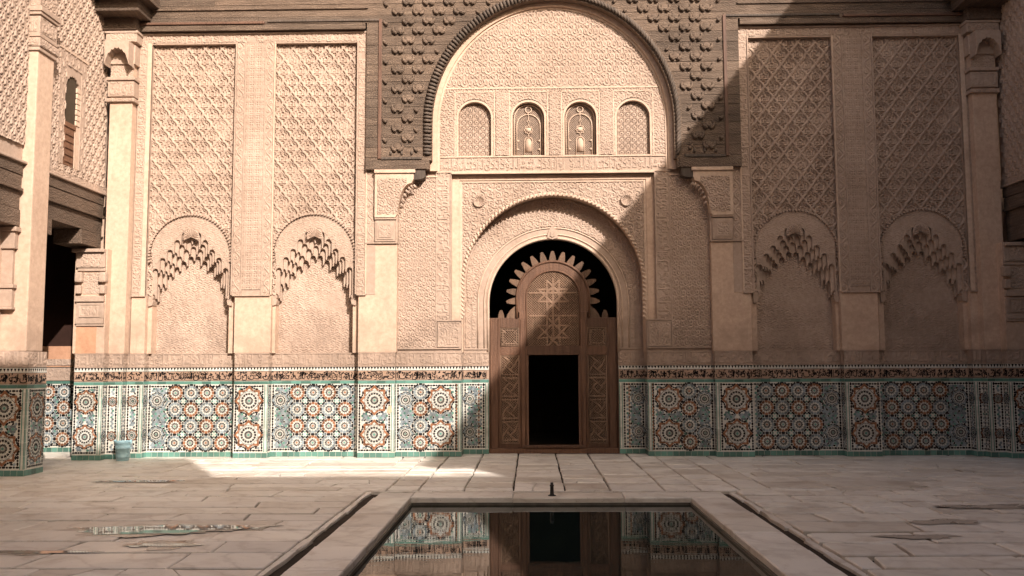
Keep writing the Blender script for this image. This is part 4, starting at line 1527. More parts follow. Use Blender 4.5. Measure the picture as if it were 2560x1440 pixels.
# soffit of the scalloped arch
def portal_arc(r, zc, z0, n=56):
    return [(-r, z0)] + [(r * math.cos(PI - PI * k / n), zc + r * math.sin(PI - PI * k / n)) for k in range(n + 1)] + [(r, z0)]
MB().strip([(AX + p[0], p[1]) for p in portal_arc(RS, ZC, 1.851)], [(AX + p[0], p[1]) for p in portal_arc(RS + .07, ZC, 1.851)], 0.275, 0.62).obj('portal_soffit', M['plain'], WALL)
rim = MB()
pts = []
n = 560
L0 = 0.62
for k in range(n + 1):
    t = k / n
    tot = PI * RS + 2 * L0
    d = t * tot
    if d < L0: x, z, nx, nz = -RS, ZC - L0 + d, -1, 0
    elif d > tot - L0: x, z, nx, nz = RS, ZC - (d - (tot - L0)), 1, 0
    else:
        a = PI - (d - L0) / RS
        x, z, nx, nz = RS * math.cos(a), ZC + RS * math.sin(a), math.cos(a), math.sin(a)
    w = math.sin(d / 0.080 * 2 * PI)
    pts.append((AX + x + nx * .022 * w, 0.262 - 0.012 * math.cos(d / 0.080 * 2 * PI), z + nz * .022 * w))
rim.tube(pts, 0.022, 6)
rim.obj('scalloped_rim', M['pale'], WALL, True)
# ring and jambs at the back of the recess
RO, ZO = 1.19, 2.765
ringw = MB()
ringw.strip([(AX + p[0], p[1]) for p in portal_arc(RO, ZO, 0.0)], [(AX + p[0], p[1]) for p in [(-1.76, 0.0)] + [(1.76 * math.cos(PI - PI * k / 56), ZC + 1.72 * math.sin(PI - PI * k / 56)) for k in range(57)] + [(1.76, 0.0)]], 0.615, 0.80)
ringw.obj('portal_ring', M['carved'], WALL)
sheet('ring_carving', WALL, AX - 1.64, 2.0, 0.606, 3.28, 2.74, 'scroll', 0.018, res=0.0085,
      mask=lambda x, z: ((x - 1.64) ** 2 + (z + 2.0 - ZC - .02) ** 2 < 1.60 ** 2) & ((x - 1.64) ** 2 + (z + 2.0 - ZO) ** 2 > 1.42 ** 2) & (z + 2.0 > 2.75))
for r in (1.27, 1.39):
    cv = portal_arc(r, ZO, 1.93)
    MB().tube([(AX + p[0], 0.607, p[1]) for p in cv], 0.014, 6).obj('ring_bead', M['pale'], WALL, True)
MB().tube([(AX + p[0], 0.615, p[1]) for p in portal_arc(RO + .012, ZO, 1.85)], 0.026, 8).obj('arch_bead', M['pale'], WALL, True)
for s in (-1, 1):
    for u0, u1, pt in ((1.62, 1.53, 'vine'), (1.50, 1.43, 'text_sv')):
        a, b = span(s, u0, u1)
        sheet('jamb_carving', WALL, a, 1.95, 0.604, b - a, 0.85, pt, 0.011)
    a, b = span(s, 1.665, 1.20)
    moulding('panel_bead', a, b, 1.90, 1.925, 0.61, 0.016)
# keystone bud
kb = MB()
kb.prism([(AX - .10, 3.97), (AX, 3.94), (AX + .10, 3.97), (AX + .085, 4.06), (AX + .05, 4.14), (AX, 4.21), (AX - .05, 4.14), (AX - .085, 4.06)], 0.575, 0.62)
kb.prism([(AX - .045, 4.0), (AX, 3.98), (AX + .045, 4.0), (AX + .035, 4.08), (AX, 4.13), (AX - .035, 4.08)], 0.555, 0.58)
kb.obj('keystone_bud', M['carved'], WALL)
# roundels in the spandrel
for s in (-1, 1):
    rd = MB()
    vs = [(0, .02, 0)]
    for k in range(32):
        a = 2 * PI * k / 32
        d = .012 if k % 2 else 0
        vs += [(.06 * math.cos(a), -.012 + d, .06 * math.sin(a)), (.088 * math.cos(a), -.036 + d, .088 * math.sin(a)), (.102 * math.cos(a), -.036, .102 * math.sin(a)), (.112 * math.cos(a), 0.01, .112 * math.sin(a))]
    fs = []
    for k in range(32):
        i, q = 1 + 4 * k, 1 + 4 * ((k + 1) % 32)
        fs += [[0, i, q], [i, i + 1, q + 1, q], [i + 1, i + 2, q + 2, q + 1], [i + 2, i + 3, q + 3, q + 2]]
    rd.add(vs, fs)
    rd.obj('roundel', M['carved'], WALL, False, (U(s, 1.345), 0.245, 4.60))

# hall behind the doorway; its darkness is painted into the wall colour
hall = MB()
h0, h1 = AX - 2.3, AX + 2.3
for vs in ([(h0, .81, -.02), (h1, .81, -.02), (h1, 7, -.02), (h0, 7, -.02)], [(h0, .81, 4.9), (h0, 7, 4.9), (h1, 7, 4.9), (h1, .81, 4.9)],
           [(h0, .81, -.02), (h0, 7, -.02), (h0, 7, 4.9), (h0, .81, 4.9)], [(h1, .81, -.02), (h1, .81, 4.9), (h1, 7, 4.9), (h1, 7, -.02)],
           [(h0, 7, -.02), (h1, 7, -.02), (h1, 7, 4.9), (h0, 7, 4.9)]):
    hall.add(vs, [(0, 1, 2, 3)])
hall.obj('hall_interior', M['interior_shade'], None, False, kind='structure')

# ================================================================== CARVED DOORWAY SCREEN
DOOR = empty('carved_doorway', (AX, 0.70, 0), label='brown carved cedar door screen with spiked arched top in the central archway', cat='doorway')
def dbox(name, x0, x1, y0, y1, z0, z1, mat='door', c=0.006):
    return MB().box(x0, x1, y0, y1, z0, z1, c).obj(name, M[mat], DOOR)
dw = 1.185
dbox('threshold', -dw, dw, -0.05, 0.10, 0.0, 0.10, 'door', 0.012)
dbox('sill_plank', -.56, .56, -0.075, 0.08, 0.105, 0.155, 'door', 0.01)
for s in (-1, 1):
    a, b = sorted((s * dw, s * 0.985)); dbox('stile', a, b, 0.0, 0.10, 0.10, 2.49)
    a, b = sorted((s * 0.630, s * 0.485)); dbox('stile', a, b, -0.012, 0.10, 0.10, 2.60)
    a, b = sorted((s * 0.985, s * 0.630))
    for z0, z1 in ((0.10, 0.17), (1.80, 1.96), (2.31, 2.49)):
        dbox('rail', a, b, 0.003, 0.10, z0, z1)
    # lattice in the small upper panel and the tall lower one
    def bars(X, Z, w, segs):
        H = np.zeros_like(X)
        for (x0, z0, x1, z1) in segs:
            L2 = (x1 - x0) ** 2 + (z1 - z0) ** 2
            t = np.clip(((X - x0) * (x1 - x0) + (Z - z0) * (z1 - z0)) / L2, 0, 1)
            d = np.hypot(X - x0 - t * (x1 - x0), Z - z0 - t * (z1 - z0))
            H = np.maximum(H, np.where(d < w, .026, 0))
        return H
    w_ = b - a
    sm = [(.0, .0, .10, .10), (w_, 0, w_ - .10, .10), (0, .35, .10, .25), (w_, .35, w_ - .10, .25), (.10, .05, w_ - .10, .05), (.10, .30, w_ - .10, .30), (.05, .1, .05, .25), (w_ - .05, .1, w_ - .05, .25)]
    sheet('lattice_panel', DOOR, a, 1.96, 0.035, w_, 0.35, 'mesh_b', 0.022, M['lattice'], res=.0058, wear=0, rim=.02, holes=.4, mask=lambda x, z: x > -1, extra=lambda X, Z: bars(X, Z, .013, sm))
    big = []
    for q in range(4):
        z0 = 0.08 + q * 0.40
        c = (w_ / 2, z0 + .155)
        k = .082
        big += [(c[0] - k, c[1], c[0], c[1] + k), (c[0], c[1] + k, c[0] + k, c[1]), (c[0] + k, c[1], c[0], c[1] - k), (c[0], c[1] - k, c[0] - k, c[1]),
                (c[0], c[1] + k, 0.06, z0 + .32), (c[0] + k, c[1], w_ - .02, c[1] + .14), (c[0], c[1] - k, w_ - .06, z0), (c[0] - k, c[1], .02, c[1] - .14),
                (0, z0 - .012, w_, z0 - .012), (0, z0 + .325, w_, z0 + .325)]
    sheet('lattice_panel', DOOR, a, 0.17, 0.035, w_, 1.63, 'mesh_b', 0.022, M['lattice'], res=.0060, wear=0, rim=.022, holes=.4, mask=lambda x, z: x > -1, extra=lambda X, Z: bars(X, Z, .013, big))
for (x0, x1, z0, z1) in ((-.985, -.63, 1.96, 2.31), (.63, .985, 1.96, 2.31), (-.985, -.63, .17, 1.80), (.63, .985, .17, 1.80)):
    c = 0.012
    MB().tube([(x0 + c, .004, z0 + c), (x1 - c, .004, z0 + c), (x1 - c, .004, z1 - c), (x0 + c, .004, z1 - c), (x0 + c, .004, z0 + c)], .013, 6).obj('panel_bead', M['lattice'], DOOR, True)
for s in (-1, 1):                                       # reeded edges of the stiles
    for u in (1.155, 1.015, .60, .515):
        MB().tube([(s * u, -.004 if u > .7 else -.014, .12), (s * u, -.004 if u > .7 else -.014, 2.46)], .011, 6).obj('reed', M['door'], DOOR, True)
dbox('lintel', -0.485, 0.485, -0.004, 0.10, 1.80, 1.97)
for s in (-1, 1):
    a, b = sorted((s * 0.485, s * 0.462)); dbox('door_jamb', a, b, 0.01, 0.12, 0.155, 1.80, 'bead', 0.004)
# arched head
def head_arc(r, z0, n=30):
    return [(-r, z0)] + [(r * math.cos(PI - PI * k / n), 2.87 + r * math.sin(PI - PI * k / n)) for k in range(n + 1)] + [(r, z0)]
MB().strip(head_arc(0.505, 2.60), head_arc(0.665, 2.60), 0.0, 0.10).obj('arched_head', M['door'], DOOR)
MB().tube([(p[0], -.004, p[1]) for p in head_arc(0.67, 2.49)], 0.024, 8).obj('head_bead', M['door'], DOOR, True)
MB().tube([(p[0], -.002, p[1]) for p in head_arc(0.497, 1.97)], 0.017, 8).obj('head_bead', M['door'], DOOR, True)
segs = []
for k in range(8):
    a = PI / 8 + k * PI / 4
    for cz in (1.05, .38):
        segs.append((.485 + .30 * math.cos(a), cz - .12 + .30 * math.sin(a), .485 + .30 * math.cos(a + 3 * PI / 4), cz - .12 + .30 * math.sin(a + 3 * PI / 4)))
segs += [(0.05, .55, .92, .55), (.05, .98, .92, .98), (.485, .1, .485, 1.25)]
sheet('lattice_panel', DOOR, -0.485, 1.97, 0.035, 0.97, 1.40, 'mesh_b', 0.022, M['lattice'], res=.0060, wear=0, holes=.4, extra=lambda X, Z: bars(X, Z, .015, segs),
      mask=lambda x, z: ((x - .485) ** 2 + np.clip(z + 1.97 - 2.87, 0, 9) ** 2 < 0.49 ** 2))
# spikes (stepped merlons) round the arched head
def spike_mesh(h=0.185, w=0.064):
    L, R_ = [], []
    n = 6
    for k in range(n):
        z0, z1 = h * k / n, h * (k + 1) / n
        q = w * (1 - (k / n) ** 1.7 * .72)
        L += [(-q, z0), (-q, z1)]
        R_ += [(q, z0), (q, z1)]
    return MB().prism(R_ + [(0, h + .012)] + L[::-1], 0.015, 0.07).mesh('spike', M['spike'])
SP = spike_mesh()
for k in range(15):
    a = PI / 2 + (k - 7) * math.radians(13.6)
    o = put(SP, 'spike', DOOR, (0.675 * math.cos(a), 0, 2.87 + 0.675 * math.sin(a)))
    o.rotation_euler = (0, PI / 2 - a, 0)
for s in (-1, 1):
    q = [(s * .66, 2.49), (s * .87, 2.49), (s * .845, 2.56), (s * .79, 2.64), (s * .72, 2.70), (s * .66, 2.72)]
    MB().prism(q if s > 0 else q[::-1], 0.02, 0.075).obj('shoulder', M['spike'], DOOR)
    o = put(SP, 'spike', DOOR, (s * 0.965, 0, 2.49))
    o.scale = (.9, 1, .75)
# studs on the door lintel
for x in (-.46, .46):
    MB().tube([(x * .75, -.02, 1.60 if x < 0 else 1.5), (x * .75, .0, 1.60 if x < 0 else 1.5)], .02, 10)

# ================================================================== TIMBER ARCH AND FRIEZE
TIM = empty('cedar_arch', (AX, 0, 0), label='weathered grey cedar facing around the great arch with rows of carved crescents', cat='arch facing')
random.seed(5)
YF = -0.075                                             # timber face
zz = 5.135
plank_z = [zz]
while zz < 8.95:
    zz += random.choice((.135, .165, .185, .20, .225))
    plank_z.append(zz)
G = 0.0035
def plank(x_pts, name='plank', parent=TIM, y0=None, y1=0.08, mat='wood'):
    yy = YF + random.uniform(-.004, .004) if y0 is None else y0
    return MB().prism(x_pts, yy, y1).obj(name, M[mat], parent)
ARG = 0.045                                             # planks stop just short of the arch line
for z0, z1 in zip(plank_z[:-1], plank_z[1:]):
    z0, z1 = z0 + G, z1 - G
    if z0 >= 7.735:
        outer = 8.0 if z0 > 7.735 else 3.36
    else:
        outer = 3.375
    top_in = ZS + B_ + ARG
    for s in (-1, 1):
        if z0 < top_in:
            inner = [(arch_u(z0 + (z1 - z0) * k / 6, ARG), z0 + (z1 - z0) * k / 6) for k in range(7)]
            inner = [(max(u, 0.0), z) for u, z in inner if u > 0.0]
            if len(inner) < 2: inner = [(0.001, z0), (0.001, z1)]
            if inner[-1][1] < z1 - 1e-4: inner.append((0.001, z1))
        else:
            inner = [(0.002, z0), (0.002, z1)]
        cut = outer
        if outer > 4 and random.random() < 0.7:
            cut = random.uniform(4.5, 6.5)
        segs_ = [(None, cut)] if cut == outer else [(None, cut), (cut + .004, outer)]
        for lo_, hi_ in segs_:
            if lo_ is None:
                pts = inner + [(hi_, z1), (hi_, z0)]
            else:
                pts = [(lo_, z0), (lo_, z1), (hi_, z1), (hi_, z0)]
            pts = [(s * u, z) for u, z in pts]
            if s > 0: pts = pts[::-1]
            plank(pts)
    # frieze below the long planks starts at the panel heads
for s in (-1, 1):                                       # soft bead mouldings
    def bb(ua, ub, z0, z1, d=0.03, nm='bead', mt='bead'):
        a, b = sorted((s * ua, s * ub))
        MB().box(a, b, YF - d, YF + .03, z0, z1, 0.009).obj(nm, M[mt], TIM)
    bb(3.155, 3.095, 5.33, 7.93)
    bb(5.2, 3.155, 7.895, 7.935, 0.028, 'bead', 'stud')
    bb(3.095, 2.36, 5.315, 5.36, 0.03, 'bead', 'stud')
    bb(8.0, 3.36, 8.13, 8.165, 0.03, 'bead', 'wood')
    # sloped eaves board under the frieze, out to the corners
    pr = [(s * 8.0, 7.742), (s * 3.40, 7.742), (s * 3.40, 7.845), (s * 8.0, 7.845)]
    a, b = sorted((s * 8.0, s * 3.40))
    MB().box(a, b, YF - .035, YF + .02, 7.742, 7.85, 0.012).obj('eaves_board', M['wood'], TIM)
    a, b = sorted((s * 8.0, s * 5.25))
    MB().box(a, b, YF - .065, YF + .02, 7.853, 7.90, 0.012).obj('eaves_board', M['bead'], TIM)
    # rounded end block under the springing of the arch
    q = [(2.30, 5.13), (2.30, 5.0), (2.36, 4.965), (2.50, 4.95), (2.52, 5.13)]
    q = [(s * u, z) for u, z in q]
    MB().prism(q if s < 0 else q[::-1], YF + .01, 0.13).obj('end_block', M['stud'], TIM)
    bb(3.375, 2.27, 5.137, 5.30, 0.022, 'carved_board', 'wood')
# crescents: two fat horns meeting at the bottom, with a soft boss between
def crescent_mesh():
    mb = MB()
    for s in (-1, 1):
        pts, rs = [], []
        for k in range(9):
            t = k / 8
            a = math.radians(22 - 97 * t) if s > 0 else math.radians(158 + 97 * t)
            r = 0.092 - 0.010 * t
            pts.append((r * math.cos(a), -0.012 - .010 * t, r * math.sin(a) + .012))
            rs.append(0.013 + 0.021 * min(1, t * 1.6))
        rs[-1] = 0.027
        mb.tube(pts, rs, 7)
    vs = [(0, -.030, 0.005)]
    n = 20
    for k in range(n):
        a = 2 * PI * k / n
        low = 0.5 - 0.5 * math.sin(a)
        for r, h in ((.036, .026), (.056, .018), (.070, .0)):
            vs.append((r * math.cos(a), -(.006 + h * (0.25 + 0.95 * low)) if h else .004, r * math.sin(a)))
    fs = []
    for k in range(n):
        i, q = 1 + 3 * k, 1 + 3 * ((k + 1) % n)
        fs += [[0, i, q], [i, i + 1, q + 1, q], [i + 1, i + 2, q + 2, q + 1]]
    mb.add(vs, fs)
    return mb.mesh('crescent', M['wood'], True)
def half_crescent_mesh(sgn):
    mb = MB()
    pts, rs = [], []
    for k in range(9):
        t = k / 8
        a = math.radians(-2 - 80 * t) if sgn > 0 else math.radians(182 + 80 * t)
        pts.append((0.08 * math.cos(a), -.008 - .016 * t, 0.08 * math.sin(a)))
        rs.append(0.013 + 0.020 * min(1, t * 1.4))
    mb.tube(pts, rs, 7)
    return mb.mesh('crescent', M['wood'], True)
CR = crescent_mesh()
HC = {1: half_crescent_mesh(1), -1: half_crescent_mesh(-1)}
z = 5.545
j = 0
while z < 8.6:
    for s in (-1, 1):
        base = 2.80 if j % 2 == 0 else 2.612
        if j % 2 == 1:
            put(HC[s], 'crescent', TIM, (s * 2.985 - s * .0, YF, z))
        u = base
        while u > 0.1:
            el = lambda g: (u / (A_ + g)) ** 2 + (max(0, z - ZS) / (B_ + g)) ** 2 > 1
            if el(0.275):
                put(CR, 'crescent', TIM, (s * u, YF, z), scale=(random.uniform(1.03, 1.09), random.uniform(1.0, 1.15), random.uniform(1.0, 1.05)))
            elif el(0.20):
                put(HC[-s * -1], 'crescent', TIM, (s * u, YF, z), scale=(.9, 1, .9))
            u -= 0.376
    z += 0.1815
    j += 1
for s in (-1, 1):
    for u in (2.92, 2.72, 2.54):
        MB().lathe([(.001, -.035), (.018, -.03), (.024, 0), (.02, .03), (.001, .045)], 8).obj('drop', M['stud'], TIM, True, (s * u, YF - .012, 5.435))
# twisted rope edge of the arch
def rope_mesh():
    mb = MB()
    vs, fs = [], []
    nu, nv = 7, 6
    pts = [(-.075, 0.0, -.034), (-.045, -.030, -.024), (0, -.042, 0), (.045, -.030, .022), (.080, 0.0, .026)]
    mb.tube([(a, b, c) for a, b, c in pts], [.006, .024, .029, .024, .006], 7)
    return mb.mesh('rope_twist', M['stud'], True)
RP = rope_mesh()
# walk along the arch at even spacing
path = [(A_, 5.36 + 0.02 * k) for k in range(int((ZS - 5.36) / .02))] + [(A_ * math.cos(t), ZS + B_ * math.sin(t)) for t in np.linspace(0, PI / 2, 400)]
acc = 0.0
step = 0.066
for (u0, z0), (u1, z1) in zip(path[:-1], path[1:]):
    d = math.hypot(u1 - u0, z1 - z0)
    acc += d
    if acc >= step:
        acc -= step
        t = math.atan2(z1 - z0, u1 - u0)
        nx, nz = math.sin(t), -math.cos(t)              # outward
        for s in (-1, 1):
            px, pz = (u0 + nx * .075), (z0 + nz * .075)
            o = put(RP, 'rope_twist', TIM, (s * px, YF - .004, pz))
            an = math.atan2(nz, s * nx)
            o.rotation_euler = (0, -an - 0.55 * s, 0)
# the lip of the arch (edge board between rope and stucco)
MB().strip([(p[0], p[1]) for p in arch_curve(0.004, 5.30)], [(p[0], p[1]) for p in arch_curve(0.15, 5.30)], YF - .004, 0.10).obj('arch_lip', M['wood'], TIM)

# ================================================================== SIDE WINGS
def wing(s, XW, name, label):
    """s=-1 left, +1 right; XW = courtyard face of the upper wall"""
    T = empty(name, (XW, -3, 0), label=label, cat='side building')
    rz = PI / 2 if s < 0 else -PI / 2
    def bx(nm, a, b, y0, y1, z0, z1, mat='plain', c=0.006):
        # a,b: distance behind the face (negative = in front)
        x0, x1 = sorted((s * a, s * b))
        return MB().box(x0, x1, y0 + 3, y1 + 3, z0, z1, c).obj(nm, M[mat], T)
    def face(nm, d, y0, y1, z, h, pat, depth, **kw):
        w = y1 - y0
        yy = y0 if s < 0 else y1
        return sheet(nm, T, s * d, z, yy + 3, w, h, pat, depth, rz=rz, **kw)
    # upper wall
    bx('upper_wall', 0.03, 0.60, -19.4, 0.10, 4.76, 11.75, 'carved', 0)
    wy0, wy1, wz0, wz1 = -1.50, -0.98, 4.97, 6.66      # window opening
    hole_m = lambda x, z: ~((x > (wy0 + 2.10)) & (x < (wy1 + 2.10)) & (z + 4.86 < wz1) & (z + 4.86 > wz0)) if s < 0 else (x > -1)
    face('lattice_panel', 0.0, -2.10, -0.05, 4.86, 4.2, 'drops', 0.031, mask=hole_m, res=0.0105, wear=0.3)
    face('lattice_panel', 0.0, -5.2, -2.62, 5.00, 3.6, 'drops', 0.031, res=0.012, wear=0.3)
    face('carved_course', -0.012, -2.10, 0.05, 4.75, 0.11, 'text_s', 0.012)
    bx('ledge', -0.06, 0.05, -19.2, 0.05, 4.71, 4.75, 'carved', 0.012)
    if s < 0:
        W_ = empty('window', (0, 0, 0), 0.0, T)
        def wb(nm, a, b, y0, y1, z0, z1, mat, c=0.005):
            x0, x1 = sorted((s * a, s * b))
            return MB().box(x0, x1, y0 + 3, y1 + 3, z0, z1, c).obj(nm, M[mat], W_)
        wb('frame', -0.02, 0.05, wy0 - .20, wy0, wz0, wz1 + .22, 'carved')
        wb('frame', -0.02, 0.05, wy1, wy1 + .16, wz0, wz1 + .22, 'carved')
        wb('frame', -0.02, 0.05, wy0, wy1, wz1 + .0, wz1 + .22, 'carved')
        wb('frame', -0.035, 0.02, wy0 - .24, wy1 + .20, wz1 + .22, wz1 + .26, 'pale')
        wb('shutter', -0.012, 0.04, wy0 + .02, wy1 - .17, wz0, 5.62, 'shutter')
        wb('rail', -0.03, 0.04, wy0 + .005, wy1 - .15, 5.62, 5.70, 'shutter')
        for k in range(5):
            wb('slat', -0.028, 0.0, wy0 + .05, wy1 - .20, wz0 + .06 + k * .115, wz0 + .10 + k * .115, 'shutter')
        for k in range(7):                               # stepped reveal on the sunny side
            wb('reveal_step', -0.014, 0.03, wy1 - .13 + .01 * (k % 2), wy1 - .0, 5.72 + k * .095, 5.80 + k * .095, 'pale')
        wb('opening_shade_panel', 0.012, 0.028, wy0, wy1 - .10, 5.70, wz1, 'interior_shade', 0)  # dark sheet standing in for shade inside the opening
        ym, hw_ = (wy0 + wy1) / 2, (wy1 - wy0) / 2           # scalloped arched head of the opening
        lo, hi = [], []
        for k in range(41):
            t = -1 + k / 20
            lo.append((t * hw_, 6.20 + .34 * math.sqrt(max(0, 1 - t * t)) - .03 * abs(math.sin(k / 40 * PI * 7))))
            hi.append((t * hw_, wz1))
        MB().strip(lo, hi, -0.012, 0.03).obj('arched_head', M['carved'], W_, False, (0, ym + 3, 0), rz)
        wb('reveal_step', -0.010, 0.03, wy1 - .15, wy1, wz0, 5.70, 'pale')
    # timber frieze over the opening
    zs = [3.74, 4.00, 4.28, 4.33, 4.53, 4.71]
    for z0, z1 in zip(zs[:-1], zs[1:]):
        d = {3.74: 0.0, 4.00: 0.02, 4.28: -0.035, 4.33: 0.0, 4.53: -0.015}[z0]
        y0 = -2.09
        if z0 == 3.74:
            bx('timber_corbel', d, 0.5, -0.75, -0.05, z0 + .003, z1 - .003, 'wood_y', 0.01)
            bx('timber_corbel', d, 0.5, -2.09, -1.72, z0 + .003, z1 - .003, 'wood_y', 0.01)
            bx('timber_corbel', d, 0.5, -3.3, -2.63, z0 + .003, z1 - .003, 'wood_y', 0.01)
        else:
            bx('lintel_beam', d, 0.5, -2.09, -0.0, z0 + .003, z1 - .003, 'wood_y', 0.008)
            bx('lintel_beam', d, 0.5, -6.0, -2.63, z0 + .003, z1 - .003, 'wood_y', 0.008)
    # corner pier with its capital, facing the camera
    def fr(nm, xa, xb, y0, y1, z0, z1, mat, c=0.006):    # absolute distances from XW towards the gallery
        return bx(nm, xa, xb, y0, y1, z0, z1, mat, c)
    fr('corner_pier', -0.262, 0.30, -0.345, 0.5, 1.851, 3.70, 'plain')
    fr('orange_patch', -0.12, 0.243, -0.349, -0.30, 1.853, 2.325, 'orange' if s < 0 else 'plain', 0.001)
    # the stepped corner: shaft and its capital up to the eaves
    fr('corner_shaft', -0.54, -0.13, -0.165, 0.44, 1.851, 7.70, 'plain')
    fr('timber_corbel', -0.62, 0.20, -0.30, 0.44, 7.715, 7.93, 'wood_y', 0.012)
    fr('timber_corbel', -0.80, 0.20, -0.62, 0.44, 7.935, 8.16, 'wood_y', 0.012)
    fr('timber_corbel', -0.95, 0.20, -0.90, 0.44, 8.165, 8.9, 'wood_y', 0.012)
    for z0, z1, e in ((6.40, 6.47, .05), (6.50, 6.78, .035), (6.80, 6.86, .055), (7.10, 7.45, .045), (7.50, 7.66, .08), (7.66, 7.71, .10)):
        fr('capital_block', -0.54 - e, -0.13 + e, -0.165 - e, 0.3, z0, z1, 'carved', 0.01)
    for k in range(5):
        bxo = bx('capital_drop', -0.56, -0.50, -0.22, -0.17, 7.02 + .02 * k, 7.10, 'carved', 0.004) if k == 0 else None
    for z0, h_, pt, e in ((6.515, .25, 'text_b', .037), (6.405, .06, 'text_s', .052), (7.505, .15, 'scroll', .082), (6.87, .23, 'zig', .002)):
        x0, x1 = sorted((s * (-0.54 - e * .6), s * (-0.13)))
        sheet('capital_carving', T, x0, z0, -0.166 - e + 3, x1 - x0, h_, pt, 0.014)
    hd = MB()                                            # scalloped hood of the capital
    lo, hi = [], []
    for k in range(41):
        t = k / 40
        x = -0.22 + 0.44 * t
        zz_ = 6.95 + 0.40 * math.sqrt(max(0, 1 - (x / .225) ** 2)) - 0.03 * abs(math.sin(t * PI * 7))
        lo.append((x, zz_)); hi.append((x, 7.46))
    hd.strip(lo, hi, -0.10, 0.16)
    hd.obj('capital_hood', M['carved'], T, False, (-s * 0.335, -0.31 + 3, 0))
    # dado of the corner: A front, B front and their returns
    def dd(xa, xb, y, kind, edge=''):
        x0, x1 = sorted((XW + s * xa, XW + s * xb))
        e = edge if s < 0 else edge.replace('r', 'q').replace('l', 'r').replace('q', 'l')
        dado_to(T, x0, y, x1 - x0, kind, 0.0, s > 0, True, e, (XW, -3))
        sheet('carved_course', T, x0 - XW, 1.615, y + .004 + 3, x1 - x0, 0.215, 'text', 0.014)
        MB().box(x0 - XW, x1 - XW, y - .012 + 3, y + .05 + 3, 1.600, 1.616, .003).obj('course_bead', M['carved'], T)
        MB().box(x0 - XW, x1 - XW, y - .008 + 3, y + .06 + 3, 1.829, 1.850, .003).obj('course_bead', M['carved'], T)
    def dr(xa, y0, y1, kind='side'):
        yy = y0 if s < 0 else y1
        dado_to(T, XW + s * xa, yy, y1 - y0 - .001, kind, rz, s > 0, True, '', (XW, -3))
        sheet('carved_course', T, s * xa, 1.615, yy + 3, y1 - y0 - .001, 0.215, 'text', 0.010, rz=rz)
        xq = sorted((s * xa - s * .010, s * xa + s * .05))
        for z0, z1 in ((1.6005, 1.6155), (1.8295, 1.8495)):
            MB().box(xq[0], xq[1], y0 + 3.001, y1 + 2.999, z0, z1, .003).obj('course_bead', M['carved'], T)
    dd(0.24, -0.27, -0.36, 'pier', 'r')
    dd(-0.27, -0.53, -0.18, 'pier', 'r')
    dr(-0.27, -0.36, -0.18)
    dr(-0.53, -0.18, 0.0)
    # wide capital of the corner pier under the timber
    for z0, z1, e, mt in ((2.33, 2.37, .015, 'carved'), (2.37, 2.46, .03, 'carved'), (2.46, 2.74, .02, 'carved'), (2.76, 2.86, .04, 'carved'),
                          (2.86, 3.30, -.05, 'carved'), (3.30, 3.36, .02, 'carved'), (3.36, 3.63, .04, 'carved'), (3.63, 3.69, .10, 'carved')):
        fr('capital_block', -0.25, 0.22 + max(e, 0), -0.36 - max(e, -.02), 0.0, z0, z1, mt, 0.008)
    fw = sheet('capital_carving', T, min(s * -0.20, s * 0.18), 2.49, -0.386 + 3, 0.38, 0.22, 'text_b', 0.011, rim=.012)
    sheet('capital_carving', T, min(s * -0.16, s * 0.14), 2.90, -0.345 + 3, 0.30, 0.36, 'zig', 0.014)
    sheet('capital_carving', T, min(s * -0.18, s * 0.16), 3.38, -0.405 + 3, 0.34, 0.22, 'scroll', 0.012)
    for e in (-0.22, 0.20):
        x0, x1 = sorted((s * (e - .045), s * (e + .045)))
        MB().box(x0, x1, -0.42 + 3, -0.30 + 3, 2.90, 3.05, .012).obj('capital_volute', M['carved'], T)
        MB().box(x0 - .02, x1 + .02, -0.44 + 3, -0.30 + 3, 3.10, 3.28, .03).obj('capital_volute', M['carved'], T)
    # the gallery behind: back wall, end wall with tiles, ceiling
    bx('gallery_wall', 2.6, 2.9, -12, 1.25, 0, 4.7, 'red_plaster_shade', 0)
    bx('gallery_end', 0.2, 2.6, 1.25, 1.5, 0, 4.7, 'red_plaster_shade', 0)  # end wall above the orange band carries painted shade
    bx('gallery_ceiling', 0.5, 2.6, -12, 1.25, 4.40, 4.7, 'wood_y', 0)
    bx('gallery_end_lit_band', 0.45, 2.6, 1.235, 1.26, 1.62, 2.02, 'orange', 0)  # orange plaster, its top edge set to imitate the sunlight's upper limit
    x0, x1 = sorted((XW + s * 0.45, XW + s * 2.6))
    dado_to(T, x0, 1.20, x1 - x0, 'column', 0.0, False, False, '', (XW, -3))
    sheet('carved_course', T, x0 - XW, 1.40, 1.19 + 3, x1 - x0, 0.20, 'text_b', 0.012)
    MB().box(x0 - XW, x1 - XW, 1.18 + 3, 1.24 + 3, 1.36, 1.40, .004).obj('course_bead', M['carved'], T)
    sheet('carved_course', T, x0 - XW, 1.65, 1.222 + 3, x1 - x0, 0.12, 'text_s', 0.012)
    # solid lower wall nearer than the pillar
    bx('lower_wall', 0.24, 0.5, -19.4, -2.63, 0, 4.7, 'plain', 0)
    # roof eave
    ev = MB()
    ev.box(*sorted((s * -0.55, s * 1.2)), -19.4 + 3, 1.0 + 3, 11.70, 11.86)
    ev.obj('eave', M['wood_y'], T)
    rf = MB()
    a, b = s * -0.62, s * 4.0
    y0, y1 = -19.4 + 3, 1.0 + 3
    rf.add([(a, y0, 11.865), (a, y1, 11.865), (b, y1, 12.2), (b, y0, 12.2), (a, y0, 11.93), (a, y1, 11.93), (b, y1, 13.2), (b, y0, 13.2)],
           [(0, 1, 2, 3), (7, 6, 5, 4), (0, 4, 5, 1), (1, 5, 6, 2), (2, 6, 7, 3), (3, 7, 4, 0)])
    rf.obj('roof', M['roof'], T)
    return T

